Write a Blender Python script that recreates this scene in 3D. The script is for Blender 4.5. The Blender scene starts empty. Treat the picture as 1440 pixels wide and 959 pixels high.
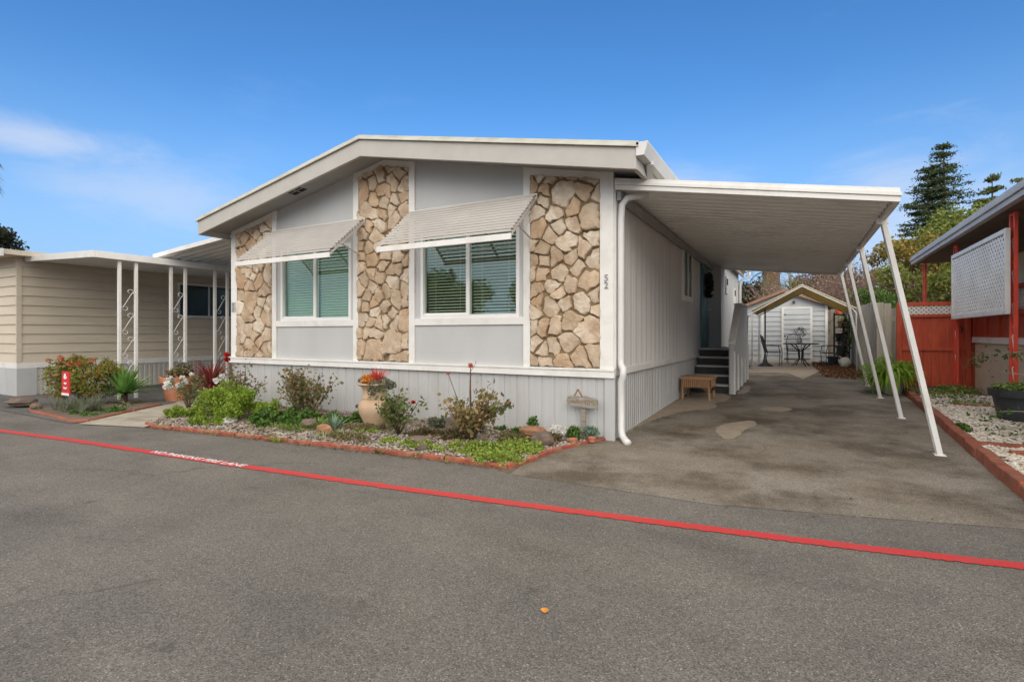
import bpy, math, random
import numpy as np
from mathutils import Vector, Matrix
R=math.radians
random.seed(7); rng=np.random.default_rng(7)
S=bpy.context.scene; C=S.collection
# ---------------------------------------------------------------- camera
cam=bpy.data.objects.new('camera',bpy.data.cameras.new('camera')); C.objects.link(cam); S.camera=cam
CA=R(28.66); cam.location=(0,0,1.3); cam.rotation_euler=(R(90),0,CA)
cam.data.sensor_width=36; cam.data.lens=18.525; cam.data.shift_y=-0.0066
cam.data.clip_start=.05; cam.data.clip_end=3000
# ---------------------------------------------------------------- sky, sun, exposure
SUN_EL,SUN_AZ=27,150      # azimuth from +Y, clockwise
w=bpy.data.worlds.new('World'); S.world=w; w.use_nodes=True
nt=w.node_tree; N=nt.nodes; L=nt.links; N.clear()
def nn(t,**k):
    n=N.new(t)
    for a,b in k.items(): setattr(n,a,b)
    return n
sky=nn('ShaderNodeTexSky',sky_type='NISHITA'); sky.sun_disc=False; sky.sun_elevation=R(SUN_EL); sky.sun_rotation=R(SUN_AZ)
sky.air_density=1.0; sky.dust_density=0.6; sky.ozone_density=3.0
hs=nn('ShaderNodeHueSaturation'); hs.inputs['Saturation'].default_value=1.27; hs.inputs['Value'].default_value=1.0
hs.inputs['Hue'].default_value=.505
L.new(sky.outputs[0],hs.inputs['Color'])
tc=nn('ShaderNodeTexCoord'); sx=nn('ShaderNodeSeparateXYZ'); L.new(tc.outputs['Generated'],sx.inputs[0])
def mrange(src,a,b,c,d,smooth=True):
    m=nn('ShaderNodeMapRange'); m.interpolation_type='SMOOTHSTEP' if smooth else 'LINEAR'
    L.new(src,m.inputs[0]); 
    for i,v in zip((1,2,3,4),(a,b,c,d)): m.inputs[i].default_value=v
    return m.outputs[0]
def wmath(op,a,b):
    m=nn('ShaderNodeMath',operation=op)
    for i,v in enumerate((a,b)):
        if isinstance(v,(int,float)): m.inputs[i].default_value=v
        else: L.new(v,m.inputs[i])
    return m.outputs[0]
def wnoise(scale,sc,detail=6,rough=.6,dist=0):
    mp=nn('ShaderNodeMapping'); mp.inputs['Scale'].default_value=sc; L.new(tc.outputs['Generated'],mp.inputs[0])
    n=nn('ShaderNodeTexNoise'); n.inputs['Scale'].default_value=scale; n.inputs['Detail'].default_value=detail
    n.inputs['Roughness'].default_value=rough; n.inputs['Distortion'].default_value=dist; L.new(mp.outputs[0],n.inputs[0]); return n.outputs[0]
def blob(vec,rad,strength,sc=(1,1,1)):
    v=Vector(vec).normalized()
    sub=nn('ShaderNodeVectorMath',operation='SUBTRACT'); L.new(tc.outputs['Generated'],sub.inputs[0]); sub.inputs[1].default_value=v
    mu=nn('ShaderNodeVectorMath',operation='MULTIPLY'); L.new(sub.outputs[0],mu.inputs[0]); mu.inputs[1].default_value=sc
    ln=nn('ShaderNodeVectorMath',operation='LENGTH'); L.new(mu.outputs[0],ln.inputs[0])
    nz=wnoise(4.5,(1,1,3.0),8,.62,.4)
    d=wmath('ADD',ln.outputs['Value'],wmath('MULTIPLY',wmath('SUBTRACT',nz,.5),rad*1.6))
    return mrange(d,0,rad,strength,0)
def wmix(fac,a,b):
    m=nn('ShaderNodeMix',data_type='RGBA'); L.new(fac,m.inputs[0]); L.new(a,m.inputs[6])
    if isinstance(b,tuple): m.inputs[7].default_value=(*b,1)
    else: L.new(b,m.inputs[7])
    return m.outputs[2]
CW=(4.0,4.3,5.0)     # cloud radiance in sky units
col=hs.outputs[0]
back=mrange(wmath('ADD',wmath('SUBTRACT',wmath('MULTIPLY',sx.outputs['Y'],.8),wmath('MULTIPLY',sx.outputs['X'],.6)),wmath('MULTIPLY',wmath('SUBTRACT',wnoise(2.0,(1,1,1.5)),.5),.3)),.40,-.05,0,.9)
col=wmix(back,col,(13.5,12.9,11.9))  # unseen bright cloud bank added outside the view to fill the shaded sides
col=wmix(mrange(sx.outputs['Z'],.42,0.0,0,.9),col,(1.65,2.8,4.75))
col=wmix(blob((-.925,.33,.272),.12,.6,(.8,.8,3.2)),col,CW)
col=wmix(blob((-.875,.45,.215),.18,.40,(.9,.9,3.0)),col,CW)
col=wmix(blob((.15,.975,.15),.19,.62,(.8,1,1.1)),col,CW)
col=wmix(blob((-.178,.942,.265),.12,.34,(.8,1,2.0)),col,CW)
hz=wmath('MULTIPLY',mrange(wnoise(3.2,(1,1,3.5),8,.65),.55,.85,0,.14),mrange(sx.outputs['Z'],.75,.1,0,1))
col=wmix(hz,col,CW)
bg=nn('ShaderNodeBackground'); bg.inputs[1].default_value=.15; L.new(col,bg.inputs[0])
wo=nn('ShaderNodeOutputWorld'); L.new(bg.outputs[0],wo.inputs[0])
sun=bpy.data.objects.new('sun',bpy.data.lights.new('sun','SUN')); C.objects.link(sun)
sun.data.energy=.85; sun.data.angle=R(35); sun.data.color=(1,.93,.84)
az=R(SUN_AZ); sd=Vector((math.sin(az)*math.cos(R(SUN_EL)),math.cos(az)*math.cos(R(SUN_EL)),math.sin(R(SUN_EL))))
sun.rotation_euler=(-sd).to_track_quat('-Z','Y').to_euler()
S.view_settings.view_transform='Standard'; S.view_settings.look='None'; S.view_settings.gamma=1; S.view_settings.use_curve_mapping=False
S.view_settings.exposure=0.30
S.cycles.max_bounces=14; S.cycles.diffuse_bounces=9
S.render.resolution_x=1024; S.render.resolution_y=681
# ---------------------------------------------------------------- ground helpers
def g(y): return min(max(0.0,(y-6.4)*.022),.42)
def gp(px,py):           # photograph pixel -> point on the (slightly rising) ground
    t=(px-720)/741; s,c=math.sin(CA),math.cos(CA); dx,dy=-s+c*t,c+s*t
    z=741*1.3/(py-470)
    if z*dy>6.4: z=(1.3+.022*6.4)/((py-470)/741+.022*dy)
    return (dx*z,dy*z)
# ---------------------------------------------------------------- materials
MATS={}
def mat(name,c1,c2=None,scale=5,rough=.7,bump=0,bscale=None,metal=0,island=None,spec=.5,stretch=(1,1,1),detail=5,c3=None,scale3=1,lo=.35,hi=.65,trans=0,dist=.01):
    """two-tone noise material with optional per-island hue list, large-scale wear colour and bump"""
    m=bpy.data.materials.new(name); m.use_nodes=True; MATS[name]=m
    t=m.node_tree; n=t.nodes; l=t.links; p=n['Principled BSDF']
    tcx=n.new('ShaderNodeTexCoord'); mp=n.new('ShaderNodeMapping'); l.new(tcx.outputs['Object'],mp.inputs[0]); mp.inputs['Scale'].default_value=stretch
    def noise(sc,det=detail,r=.6):
        x=n.new('ShaderNodeTexNoise'); x.inputs['Scale'].default_value=sc; x.inputs['Detail'].default_value=det; x.inputs['Roughness'].default_value=r
        l.new(mp.outputs[0],x.inputs[0]); return x.outputs[0]
    def ramp(src,a,b,ca,cb):
        r=n.new('ShaderNodeValToRGB'); r.color_ramp.elements[0].position=a; r.color_ramp.elements[1].position=b
        r.color_ramp.elements[0].color=(*ca,1); r.color_ramp.elements[1].color=(*cb,1); l.new(src,r.inputs[0]); return r.outputs[0]
    c2=c2 or tuple(x*.88 for x in c1)
    col=ramp(noise(scale),lo,hi,c1,c2)
    if island:
        gi=n.new('ShaderNodeNewGeometry'); r=n.new('ShaderNodeValToRGB'); r.color_ramp.interpolation='LINEAR'
        e=r.color_ramp.elements
        while len(e)<len(island): e.new(.5)
        for i,cc in enumerate(island): e[i].position=i/(len(island)-1); e[i].color=(*cc,1)
        l.new(gi.outputs['Random Per Island'],r.inputs[0])
        mx=n.new('ShaderNodeMix'); mx.data_type='RGBA'; mx.blend_type='MULTIPLY'; mx.inputs[0].default_value=1
        l.new(col,mx.inputs[6]); l.new(r.outputs[0],mx.inputs[7]); col=mx.outputs[2]
    if c3:
        mx=n.new('ShaderNodeMix'); mx.data_type='RGBA'; f=ramp(noise(scale3,8,.65),.5,.68,(0,0,0),(1,1,1)); l.new(f,mx.inputs[0])
        l.new(col,mx.inputs[6]); mx.inputs[7].default_value=(*c3,1); col=mx.outputs[2]
    l.new(col,p.inputs['Base Color']); p.inputs['Roughness'].default_value=rough; p.inputs['Metallic'].default_value=metal
    p.inputs['Specular IOR Level'].default_value=spec
    if bump:
        b=n.new('ShaderNodeBump'); b.inputs['Strength'].default_value=bump; b.inputs['Distance'].default_value=dist
        l.new(noise(bscale or scale*4),b.inputs['Height']); l.new(b.outputs[0],p.inputs['Normal'])
    if trans:
        tr=n.new('ShaderNodeBsdfTranslucent'); l.new(col,tr.inputs[0]); ms=n.new('ShaderNodeMixShader'); ms.inputs[0].default_value=trans
        l.new(p.outputs[0],ms.inputs[1]); l.new(tr.outputs[0],ms.inputs[2]); l.new(ms.outputs[0],n['Material Output'].inputs[0])
    return m
def asphalt(name,base,tint,stain,agg=175,sstr=.6,slo=.53,band=.65,sy=2.2):
    m=bpy.data.materials.new(name); m.use_nodes=True; t=m.node_tree; n=t.nodes; l=t.links; p=n['Principled BSDF']
    tcx=n.new('ShaderNodeTexCoord'); O=tcx.outputs['Object']
    def noise(sc,det=6,r=.6,src=O):
        x=n.new('ShaderNodeTexNoise'); x.inputs['Scale'].default_value=sc; x.inputs['Detail'].default_value=det; x.inputs['Roughness'].default_value=r; l.new(src,x.inputs[0]); return x.outputs[0]
    def ramp(src,a,b,ca,cb):
        r=n.new('ShaderNodeValToRGB'); r.color_ramp.elements[0].position=a; r.color_ramp.elements[1].position=b
        r.color_ramp.elements[0].color=(*ca,1); r.color_ramp.elements[1].color=(*cb,1); l.new(src,r.inputs[0]); return r.outputs[0]
    def mix(f,a,b,bt='MIX'):
        x=n.new('ShaderNodeMix'); x.data_type='RGBA'; x.blend_type=bt
        if isinstance(f,float): x.inputs[0].default_value=f
        else: l.new(f,x.inputs[0])
        for i,v in ((6,a),(7,b)):
            if isinstance(v,tuple): x.inputs[i].default_value=(*v,1)
            else: l.new(v,x.inputs[i])
        return x.outputs[2]
    vo=n.new('ShaderNodeTexVoronoi'); vo.inputs['Scale'].default_value=agg; l.new(O,vo.inputs[0])
    sp=n.new('ShaderNodeSeparateColor'); l.new(vo.outputs['Color'],sp.inputs[0])
    stone=ramp(sp.outputs[0],.0,1.0,tuple(x*.56 for x in base),tuple(x*1.42 for x in base))
    bright=ramp(sp.outputs[1],.965,.985,(0,0,0),(1,1,1))
    col=mix(bright,stone,tuple(min(.5,x*2.2) for x in base))
    col=mix(ramp(noise(1.1),.38,.66,(0,0,0),(1,1,1)),col,mix(1.0,col,tint,'MULTIPLY'))
    mps=n.new('ShaderNodeMapping'); mps.inputs['Scale'].default_value=(1,sy,1); l.new(O,mps.inputs[0])
    st=ramp(noise(.9,8,.66,mps.outputs[0]),slo,slo+.15,(0,0,0),(sstr,)*3)
    col=mix(st,col,mix(1.0,col,stain,'MULTIPLY'))
    sp2=ramp(noise(3.6,4,.62),.655,.72,(0,0,0),(.62,)*3)
    col=mix(sp2,col,tuple(x*.45 for x in base))
    mpb=n.new('ShaderNodeMapping'); mpb.inputs['Scale'].default_value=(.12,1.3,1); l.new(O,mpb.inputs[0])
    col=mix(ramp(noise(1.0,4,.6,mpb.outputs[0]),.42,.62,(0,0,0),(band,)*3),col,mix(1.0,col,(1.16,1.14,1.10),'MULTIPLY'))
    wob=n.new('ShaderNodeMapping'); l.new(O,wob.inputs[0])
    nd=n.new('ShaderNodeTexNoise'); nd.inputs['Scale'].default_value=2.2; nd.inputs['Detail'].default_value=5; l.new(O,nd.inputs[0])
    va=n.new('ShaderNodeVectorMath'); va.operation='MULTIPLY_ADD'; l.new(nd.outputs['Color'],va.inputs[0]); va.inputs[1].default_value=(.55,.55,0); l.new(O,va.inputs[2])
    vc=n.new('ShaderNodeTexVoronoi'); vc.feature='DISTANCE_TO_EDGE'; vc.inputs['Scale'].default_value=.42; l.new(va.outputs[0],vc.inputs[0])
    ck=ramp(vc.outputs['Distance'],.0,.006,(1,1,1),(0,0,0)); cm=ramp(noise(.55,3,.5),.50,.60,(0,0,0),(.7,)*3)
    col=mix(mix(1.0,ck,cm,'MULTIPLY'),col,tuple(x*.35 for x in base))
    l.new(col,p.inputs['Base Color']); p.inputs['Roughness'].default_value=.88; p.inputs['Specular IOR Level'].default_value=.3
    b=n.new('ShaderNodeBump'); b.inputs['Strength'].default_value=.55; b.inputs['Distance'].default_value=.004
    ad=n.new('ShaderNodeMath'); ad.operation='ADD'; l.new(vo.outputs['Distance'],ad.inputs[0]); l.new(noise(60),ad.inputs[1]); l.new(ad.outputs[0],b.inputs['Height'])
    l.new(b.outputs[0],p.inputs['Normal']); return m
M=dict(
 road=asphalt('road asphalt',(.150,.135,.116),(.78,.79,.80),(.66,.655,.65)),
 drive=asphalt('driveway asphalt',(.225,.198,.162),(.74,.69,.62),(.50,.46,.41),185,1.0,.46,0.0,.9),
 apron=asphalt('side asphalt',(.12,.115,.108),(.8,.8,.8),(.6,.6,.6)),
 dirt=mat('bare earth',(.16,.12,.08),(.09,.065,.045),6,.95,.6,30),
 redpaint=mat('red line paint',(.56,.03,.028),(.46,.04,.035),30,.6,.3,120,c3=(.40,.06,.05),scale3=11),
 letter=mat('white line paint',(.85,.82,.80),(.7,.64,.62),30,.6),
 concrete=mat('path concrete',(.38,.34,.27),(.29,.25,.195),4,.9,.3,40,c3=(.22,.19,.15),scale3=2.2),
 patch=mat('tan cement',(.34,.275,.205),(.27,.22,.165),5,.9,.25,50),
 kerb=mat('red kerb paint',(.36,.085,.045),(.22,.055,.035),9,.8,.7,35,c3=(.30,.17,.11),scale3=6),
 kerb2=mat('brick kerb',(.33,.095,.045),(.2,.06,.035),6,.8,.6,30,c3=(.24,.12,.07),scale3=5),
 wall=mat('grey painted panel',(.50,.50,.495),(.475,.475,.47),1.6,.72,.10,60,stretch=(1,1,.5),c3=(.455,.45,.44),scale3=.8),
 wallside=mat('grey grooved siding',(.68,.66,.63),(.62,.60,.57),2,.7,.15,40,stretch=(1,1,.15)),
 skirt=mat('grey skirting metal',(.475,.475,.47),(.43,.43,.425),2.5,.55,.08,20,stretch=(1,1,.3),c3=(.39,.375,.35),scale3=1.6),
 white=mat('white trim paint',(.76,.745,.71),(.71,.69,.655),3,.5,.1,30,c3=(.64,.61,.56),scale3=2.4),
 cream=mat('cream roof edge metal',(.60,.585,.50),(.52,.50,.42),4,.5,.1,20,c3=(.45,.42,.33),scale3=2.5,stretch=(1,1,4)),
 fascia=mat('fascia board paint',(.47,.445,.405),(.43,.405,.37),3,.6,.1,30),
 roofm=mat('roof coating',(.55,.53,.48),(.42,.4,.36),3,.8,.2,20),
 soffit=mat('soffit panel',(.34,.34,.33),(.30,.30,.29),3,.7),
 pan=mat('carport pan metal',(.80,.79,.765),(.75,.74,.715),2,.45,c3=(.66,.64,.60),scale3=1.2),
 slat=mat('awning slat metal',(.52,.485,.44),(.46,.425,.385),2,.5),
 frame=mat('window vinyl',(.8,.79,.77),(.74,.73,.71),3,.4),
 blindg=mat('closed blind',(.62,.76,.64),(.55,.69,.57),3,.5),
 blind=mat('blind slat',(.84,.85,.79),(.78,.79,.72),3,.5),
 dark=mat('dark interior',(.02,.022,.022),(.012,.013,.013),3,.9),
 room=mat('dim room wall',(.10,.115,.105),(.06,.07,.065),2,.9),
 spout=mat('downspout metal',(.66,.65,.63),(.6,.59,.57),4,.45),
 mortar=mat('stone mortar',(.26,.185,.105),(.19,.13,.07),12,.95,.8,50),
 teal=mat('teal door paint',(.08,.20,.22),(.06,.16,.18),4,.5),
 black=mat('black painted metal',(.03,.03,.03),(.018,.018,.018),8,.45),
 rubber=mat('black step riser',(.04,.043,.042),(.028,.03,.03),8,.8,.2,40),
 beige=mat('beige lap siding',(.60,.525,.41),(.56,.485,.375),2,.7,.12,40,stretch=(.3,.3,2),c3=(.52,.45,.345),scale3=1.3),
 nroof=mat('beige roof edge',(.62,.53,.40),(.52,.45,.34),4,.6),
 red=mat('red timber stain',(.60,.09,.032),(.44,.06,.022),6,.6,.25,30,stretch=(3,3,.5),c3=(.38,.05,.02),scale3=2),
 redpost=mat('red post paint',(.74,.075,.035),(.62,.06,.03),6,.5,c3=(.50,.08,.05),scale3=5),
 tan=mat('tan stucco',(.56,.45,.34),(.5,.40,.30),3,.85,.2,40),
 gutterbr=mat('grey gutter',(.46,.43,.42),(.38,.355,.345),3,.5),
 brsoffit=mat('brown soffit',(.17,.12,.08),(.13,.09,.06),3,.8),
 fence=mat('weathered fence board',(.34,.30,.24),(.22,.195,.16),4,.9,.4,30,stretch=(4,4,.4)),
 fencel=mat('pale fence board',(.45,.41,.33),(.36,.33,.27),4,.9,.3,30,stretch=(4,4,.4)),
 shed=mat('shed siding paint',(.50,.52,.53),(.45,.47,.48),3,.7),
 shingle=mat('brown shingle',(.36,.20,.12),(.22,.13,.085),14,.9,.5,60),
 canvas=mat('tan canopy canvas',(.50,.40,.19),(.40,.32,.14),5,.8,.2,20,trans=.5),
 terra=mat('terracotta',(.50,.17,.075),(.40,.13,.06),6,.75,.2,40,c3=(.45,.27,.18),scale3=4),
 urn=mat('pale clay urn',(.54,.37,.24),(.46,.31,.195),5,.8,.3,40,c3=(.50,.40,.29),scale3=4),
 urn2=mat('pale canvas hem',(.50,.45,.33),(.42,.37,.26),5,.8),
 wood=mat('weathered sign wood',(.36,.33,.28),(.2,.17,.13),10,.9,.6,40,stretch=(1,1,5)),
 wicker=mat('wicker cane',(.50,.30,.15),(.32,.17,.08),60,.6,.8,90),
 wickerdark=mat('dark cane backing',(.14,.075,.035),(.09,.05,.025),20,.8),
 bark=mat('tree bark',(.11,.075,.05),(.06,.042,.03),8,.95,.8,20,stretch=(3,3,.6)),
 palmbark=mat('palm trunk bark',(.22,.12,.08),(.12,.065,.045),10,.95,.9,20),
 stem=mat('rose stem',(.13,.075,.04),(.08,.05,.03),12,.8),
 pot=mat('dark plastic pot',(.045,.05,.055),(.03,.034,.038),5,.5),
 paleplastic=mat('pale planter',(.5,.48,.44),(.4,.38,.34),5,.6),
 signred=mat('red sign paint',(.6,.03,.03),(.5,.025,.025),5,.5),
 green=mat('green stake',(.05,.16,.14),None,5,.5),
 orange=mat('orange plastic',(.7,.13,.04),(.6,.1,.04),5,.5),
)
W1=(1,1,1)
def leafmat(name,cols,rough=.55,tr=.25): return mat(name,W1,(.72,.74,.70),9,rough,0,island=cols,spec=.3,trans=tr)
M.update(
 l_lime=leafmat('lime ferny leaf',[(.16,.26,.025),(.26,.38,.035),(.36,.44,.06),(.11,.2,.025)]),
 l_green=leafmat('green leaf',[(.05,.12,.02),(.09,.18,.03),(.13,.22,.04),(.035,.08,.018)]),
 l_rose=leafmat('rose leaf',[(.10,.14,.05),(.17,.19,.07),(.24,.18,.09),(.28,.16,.08),(.13,.17,.07)]),
 l_rosebr=leafmat('bronze rose leaf',[(.34,.22,.10),(.22,.21,.08),(.4,.24,.11),(.16,.18,.06)]),
 l_rosegr=leafmat('fresh rose leaf',[(.07,.15,.03),(.12,.20,.05),(.20,.14,.06),(.05,.10,.03)]),
 l_nandina=leafmat('nandina leaf',[(.13,.19,.035),(.22,.27,.05),(.34,.28,.06),(.18,.24,.04),(.5,.15,.07)]),
 l_cord=leafmat('burgundy blade',[(.26,.05,.05),(.44,.10,.08),(.18,.035,.04),(.50,.20,.15)]),
 l_agave=leafmat('agave blade',[(.18,.36,.08),(.26,.44,.11),(.12,.26,.07)],.45,.1),
 l_lav=leafmat('grey green blade',[(.17,.20,.12),(.24,.24,.17),(.12,.16,.09),(.25,.2,.17)]),
 l_grass=leafmat('grass blade',[(.16,.28,.04),(.24,.34,.07),(.35,.38,.14),(.10,.2,.03)]),
 l_pale=leafmat('pale grass blade',[(.42,.44,.22),(.32,.36,.15),(.5,.5,.32)]),
 l_blue=leafmat('blue succulent',[(.20,.30,.22),(.26,.36,.27),(.15,.24,.17)]),
 l_yellowgr=leafmat('sedum',[(.26,.34,.05),(.34,.42,.08),(.18,.27,.04)]),
 l_brown=leafmat('dull groundcover',[(.12,.10,.045),(.17,.13,.06),(.09,.10,.04),(.2,.1,.06)]),
 l_fern=leafmat('bright fern frond',[(.26,.42,.04),(.36,.52,.07),(.18,.34,.03)]),
 l_redw=leafmat('redwood needle',[(.05,.085,.035),(.08,.12,.05),(.11,.145,.06),(.035,.06,.025)],.7,.15),
 l_con=leafmat('yellow green conifer',[(.12,.15,.035),(.18,.19,.05),(.08,.11,.03)],.7,.2),
 l_tree=leafmat('tree leaf',[(.14,.19,.035),(.24,.29,.05),(.34,.35,.08),(.09,.13,.03)]),
 l_aut=leafmat('autumn tree leaf',[(.42,.24,.05),(.30,.26,.06),(.2,.21,.05),(.45,.28,.07)]),
 l_darkt=leafmat('dark tree leaf',[(.035,.045,.025),(.06,.065,.035),(.022,.03,.016)],.7,.1),
 l_palm=leafmat('palm leaflet',[(.10,.15,.04),(.18,.20,.06),(.25,.19,.09)]),
 l_yucca=leafmat('yucca blade',[(.16,.26,.03),(.25,.34,.05)]),
 l_twig=leafmat('dry twig leaf',[(.36,.24,.19),(.28,.19,.15),(.42,.30,.24),(.24,.24,.11)]),
 l_litter=leafmat('fallen leaf',[(.26,.10,.04),(.16,.07,.03),(.32,.15,.07),(.1,.05,.03)]),
 f_white=leafmat('white petal',[(.85,.83,.80),(.75,.7,.66)]),
 f_red=leafmat('red petal',[(.62,.01,.015),(.42,.01,.012)]),
 f_pink=leafmat('salmon petal',[(.62,.16,.1),(.7,.25,.18)]),
 f_orange=leafmat('orange succulent',[(.72,.22,.03),(.78,.36,.06),(.6,.14,.03)]),
 f_coral=leafmat('coral spikes',[(.72,.06,.05),(.7,.13,.1)]),
 f_coral2=leafmat('reddish new leaf',[(.5,.13,.06),(.42,.2,.06),(.55,.1,.07)]),
 f_lilac=leafmat('lilac flower',[(.34,.25,.33),(.24,.18,.22)]),
 pebble=mat('grey pebble',W1,(.8,.8,.8),20,.85,island=[(.15,.13,.105),(.36,.32,.27),(.28,.21,.15),(.46,.42,.36),(.10,.085,.07)]),
 wpebble=mat('white gravel',W1,(.85,.85,.85),20,.85,island=[(.52,.46,.37),(.68,.63,.54),(.40,.31,.22),(.75,.71,.64),(.60,.53,.43)]),
 stone=mat('flagstone face',W1,(.72,.66,.58),5,.85,1.0,14,island=[(.64,.54,.42),(.50,.38,.26),(.74,.65,.54),(.60,.50,.39),(.56,.40,.26),(.68,.58,.46)],c3=(.36,.24,.15),scale3=3.2,dist=.02),
 rock=mat('garden rock',(.17,.12,.09),(.10,.075,.06),6,.9,.8,20),
 rockor=mat('orange rock',(.34,.17,.09),(.22,.11,.06),6,.9,.6,20),
 rockw=mat('white rock',(.62,.60,.56),(.5,.48,.44),6,.9,.5,20),
 metalgrey=mat('grey number metal',(.35,.35,.35),None,5,.4,metal=.6),
)
def glassmat(name,refl,tint,base):
    m=bpy.data.materials.new(name); m.use_nodes=True; t=m.node_tree; n=t.nodes; l=t.links; n.remove(n['Principled BSDF'])
    tr=n.new('ShaderNodeBsdfTransparent'); tr.inputs[0].default_value=(*base,1); gl=n.new('ShaderNodeBsdfGlossy'); gl.inputs['Roughness'].default_value=.02; gl.inputs[0].default_value=(*tint,1)
    nz=n.new('ShaderNodeTexNoise'); nz.inputs['Scale'].default_value=1.5; bp=n.new('ShaderNodeBump'); bp.inputs['Strength'].default_value=.08; bp.inputs['Distance'].default_value=.004
    l.new(nz.outputs[0],bp.inputs['Height']); l.new(bp.outputs[0],gl.inputs['Normal'])
    ms=n.new('ShaderNodeMixShader'); ms.inputs[0].default_value=refl; l.new(tr.outputs[0],ms.inputs[1]); l.new(gl.outputs[0],ms.inputs[2]); l.new(ms.outputs[0],n['Material Output'].inputs[0]); return m
M['glass']=glassmat('window glass',.10,(.82,.93,.84),(.84,.89,.84))
M['glassd']=glassmat('dark window glass',.14,(.8,.9,.85),(.5,.58,.54))
# ---------------------------------------------------------------- mesh helpers
def tag(o,label=None,cat=None,group=None,kind=None):
    if label: o['label']=label
    if cat: o['category']=cat
    if group: o['group']=group
    if kind: o['kind']=kind
    return o
def thing(name,label,cat,loc=(0,0,0),group=None,rz=0):
    o=bpy.data.objects.new(name,None); o.empty_display_size=.1; C.objects.link(o); o.location=loc; o.rotation_euler=(0,0,rz); return tag(o,label,cat,group)
def link(name,me,parent=None,world=True):
    o=bpy.data.objects.new(name,me); C.objects.link(o)
    if parent:
        o.parent=parent
        if world:
            r=parent
            while r.parent: r=r.parent
            if parent is r: o.matrix_parent_inverse=(Matrix.Translation(r.location)@r.rotation_euler.to_matrix().to_4x4()).inverted()
    return o
class MB:
    def __init__(s): s.v=[]; s.f=[]
    def add(s,v,f):
        b=len(s.v); s.v+= [tuple(p) for p in v]; s.f+=[tuple(i+b for i in q) for q in f]; return s
    def box(s,x0,x1,y0,y1,z0,z1):
        return s.add([(x0,y0,z0),(x1,y0,z0),(x1,y1,z0),(x0,y1,z0),(x0,y0,z1),(x1,y0,z1),(x1,y1,z1),(x0,y1,z1)],
                     [(0,3,2,1),(4,5,6,7),(0,1,5,4),(1,2,6,5),(2,3,7,6),(3,0,4,7)])
    def hexa(s,lo,hi):   # 4 bottom pts, 4 top pts (ccw)
        return s.add(list(lo)+list(hi),[(0,3,2,1),(4,5,6,7),(0,1,5,4),(1,2,6,5),(2,3,7,6),(3,0,4,7)])
    def prism(s,pts,axis,a,b):
        n=len(pts)
        def P(p,d): return {'y':(p[0],d,p[1]),'x':(d,p[0],p[1]),'z':(p[0],p[1],d)}[axis]
        v=[P(p,a) for p in pts]+[P(p,b) for p in pts]
        f=[tuple(range(n))[::-1],tuple(range(n,2*n))]+[(i,(i+1)%n,n+(i+1)%n,n+i) for i in range(n)]
        return s.add(v,f)
    def bar(s,p,q,w,h,up=(0,0,1)):
        p=Vector(p);q=Vector(q);d=(q-p).normalized();u=Vector(up)
        if abs(d.dot(u))>.99:u=Vector((0,1,0))
        a=d.cross(u).normalized()*w/2;b=a.cross(d).normalized()*h/2
        return s.hexa([p-a-b,p+a-b,p+a+b,p-a+b],[q-a-b,q+a-b,q+a+b,q-a+b])
    def tube(s,path,r,n=8,caps=True):
        path=[Vector(p) for p in path]; m=len(path); rs=r if isinstance(r,(list,tuple)) else [r]*m
        up=Vector((0,0,1)); d0=(path[1]-path[0]).normalized()
        if abs(d0.dot(up))>.95: up=Vector((1,0,0))
        a=d0.cross(up).normalized(); V=[]
        for i,p in enumerate(path):
            d=(path[min(i+1,m-1)]-path[max(i-1,0)]).normalized()
            a=(a-d*a.dot(d)); a=a.normalized() if a.length>1e-6 else Vector((1,0,0)); b=d.cross(a)
            for k in range(n):
                t=2*math.pi*k/n; V.append(p+(a*math.cos(t)+b*math.sin(t))*rs[i])
        F=[(i*n+k,i*n+(k+1)%n,(i+1)*n+(k+1)%n,(i+1)*n+k) for i in range(m-1) for k in range(n)]
        if caps: F+=[tuple(range(n))[::-1],tuple(range((m-1)*n,m*n))]
        return s.add(V,F)
    def lathe(s,prof,c,n=28):
        V=[];m=len(prof)
        for r,z in prof:
            for k in range(n): t=2*math.pi*k/n; V.append((c[0]+r*math.cos(t),c[1]+r*math.sin(t),c[2]+z))
        F=[(i*n+k,i*n+(k+1)%n,(i+1)*n+(k+1)%n,(i+1)*n+k) for i in range(m-1) for k in range(n)]
        F+=[tuple(range(n))[::-1]]
        return s.add(V,F)
    def build(s,name,m,parent=None,smooth=False,bevel=0,local=False):
        me=bpy.data.meshes.new(name); me.from_pydata(s.v,[],s.f); me.materials.append(M[m] if isinstance(m,str) else m)
        if smooth:
            me.polygons.foreach_set('use_smooth',[True]*len(me.polygons))
        me.update(); o=link(name,me,parent,not local)
        if bevel:
            b=o.modifiers.new('bevel','BEVEL'); b.width=bevel; b.segments=2; b.limit_method='ANGLE'; b.angle_limit=R(50)
        return o
def struct(name,mb,m,smooth=False): return tag(mb.build(name,m,None,smooth),kind='structure')
def npmesh(name,V,nq,m,parent=None,k=4,smooth=False,local=False):
    """V: (nq*k,3) array of k-gons"""
    me=bpy.data.meshes.new(name); me.vertices.add(len(V)); me.vertices.foreach_set('co',np.asarray(V,dtype=np.float32).ravel())
    me.loops.add(nq*k); me.loops.foreach_set('vertex_index',np.arange(nq*k,dtype=np.int32)); me.polygons.add(nq)
    me.polygons.foreach_set('loop_start',np.arange(0,nq*k,k,dtype=np.int32)); me.polygons.foreach_set('loop_total',np.full(nq,k,dtype=np.int32))
    me.materials.append(M[m] if isinstance(m,str) else m); me.update(calc_edges=True); me.validate()
    return link(name,me,parent,not local)
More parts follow.
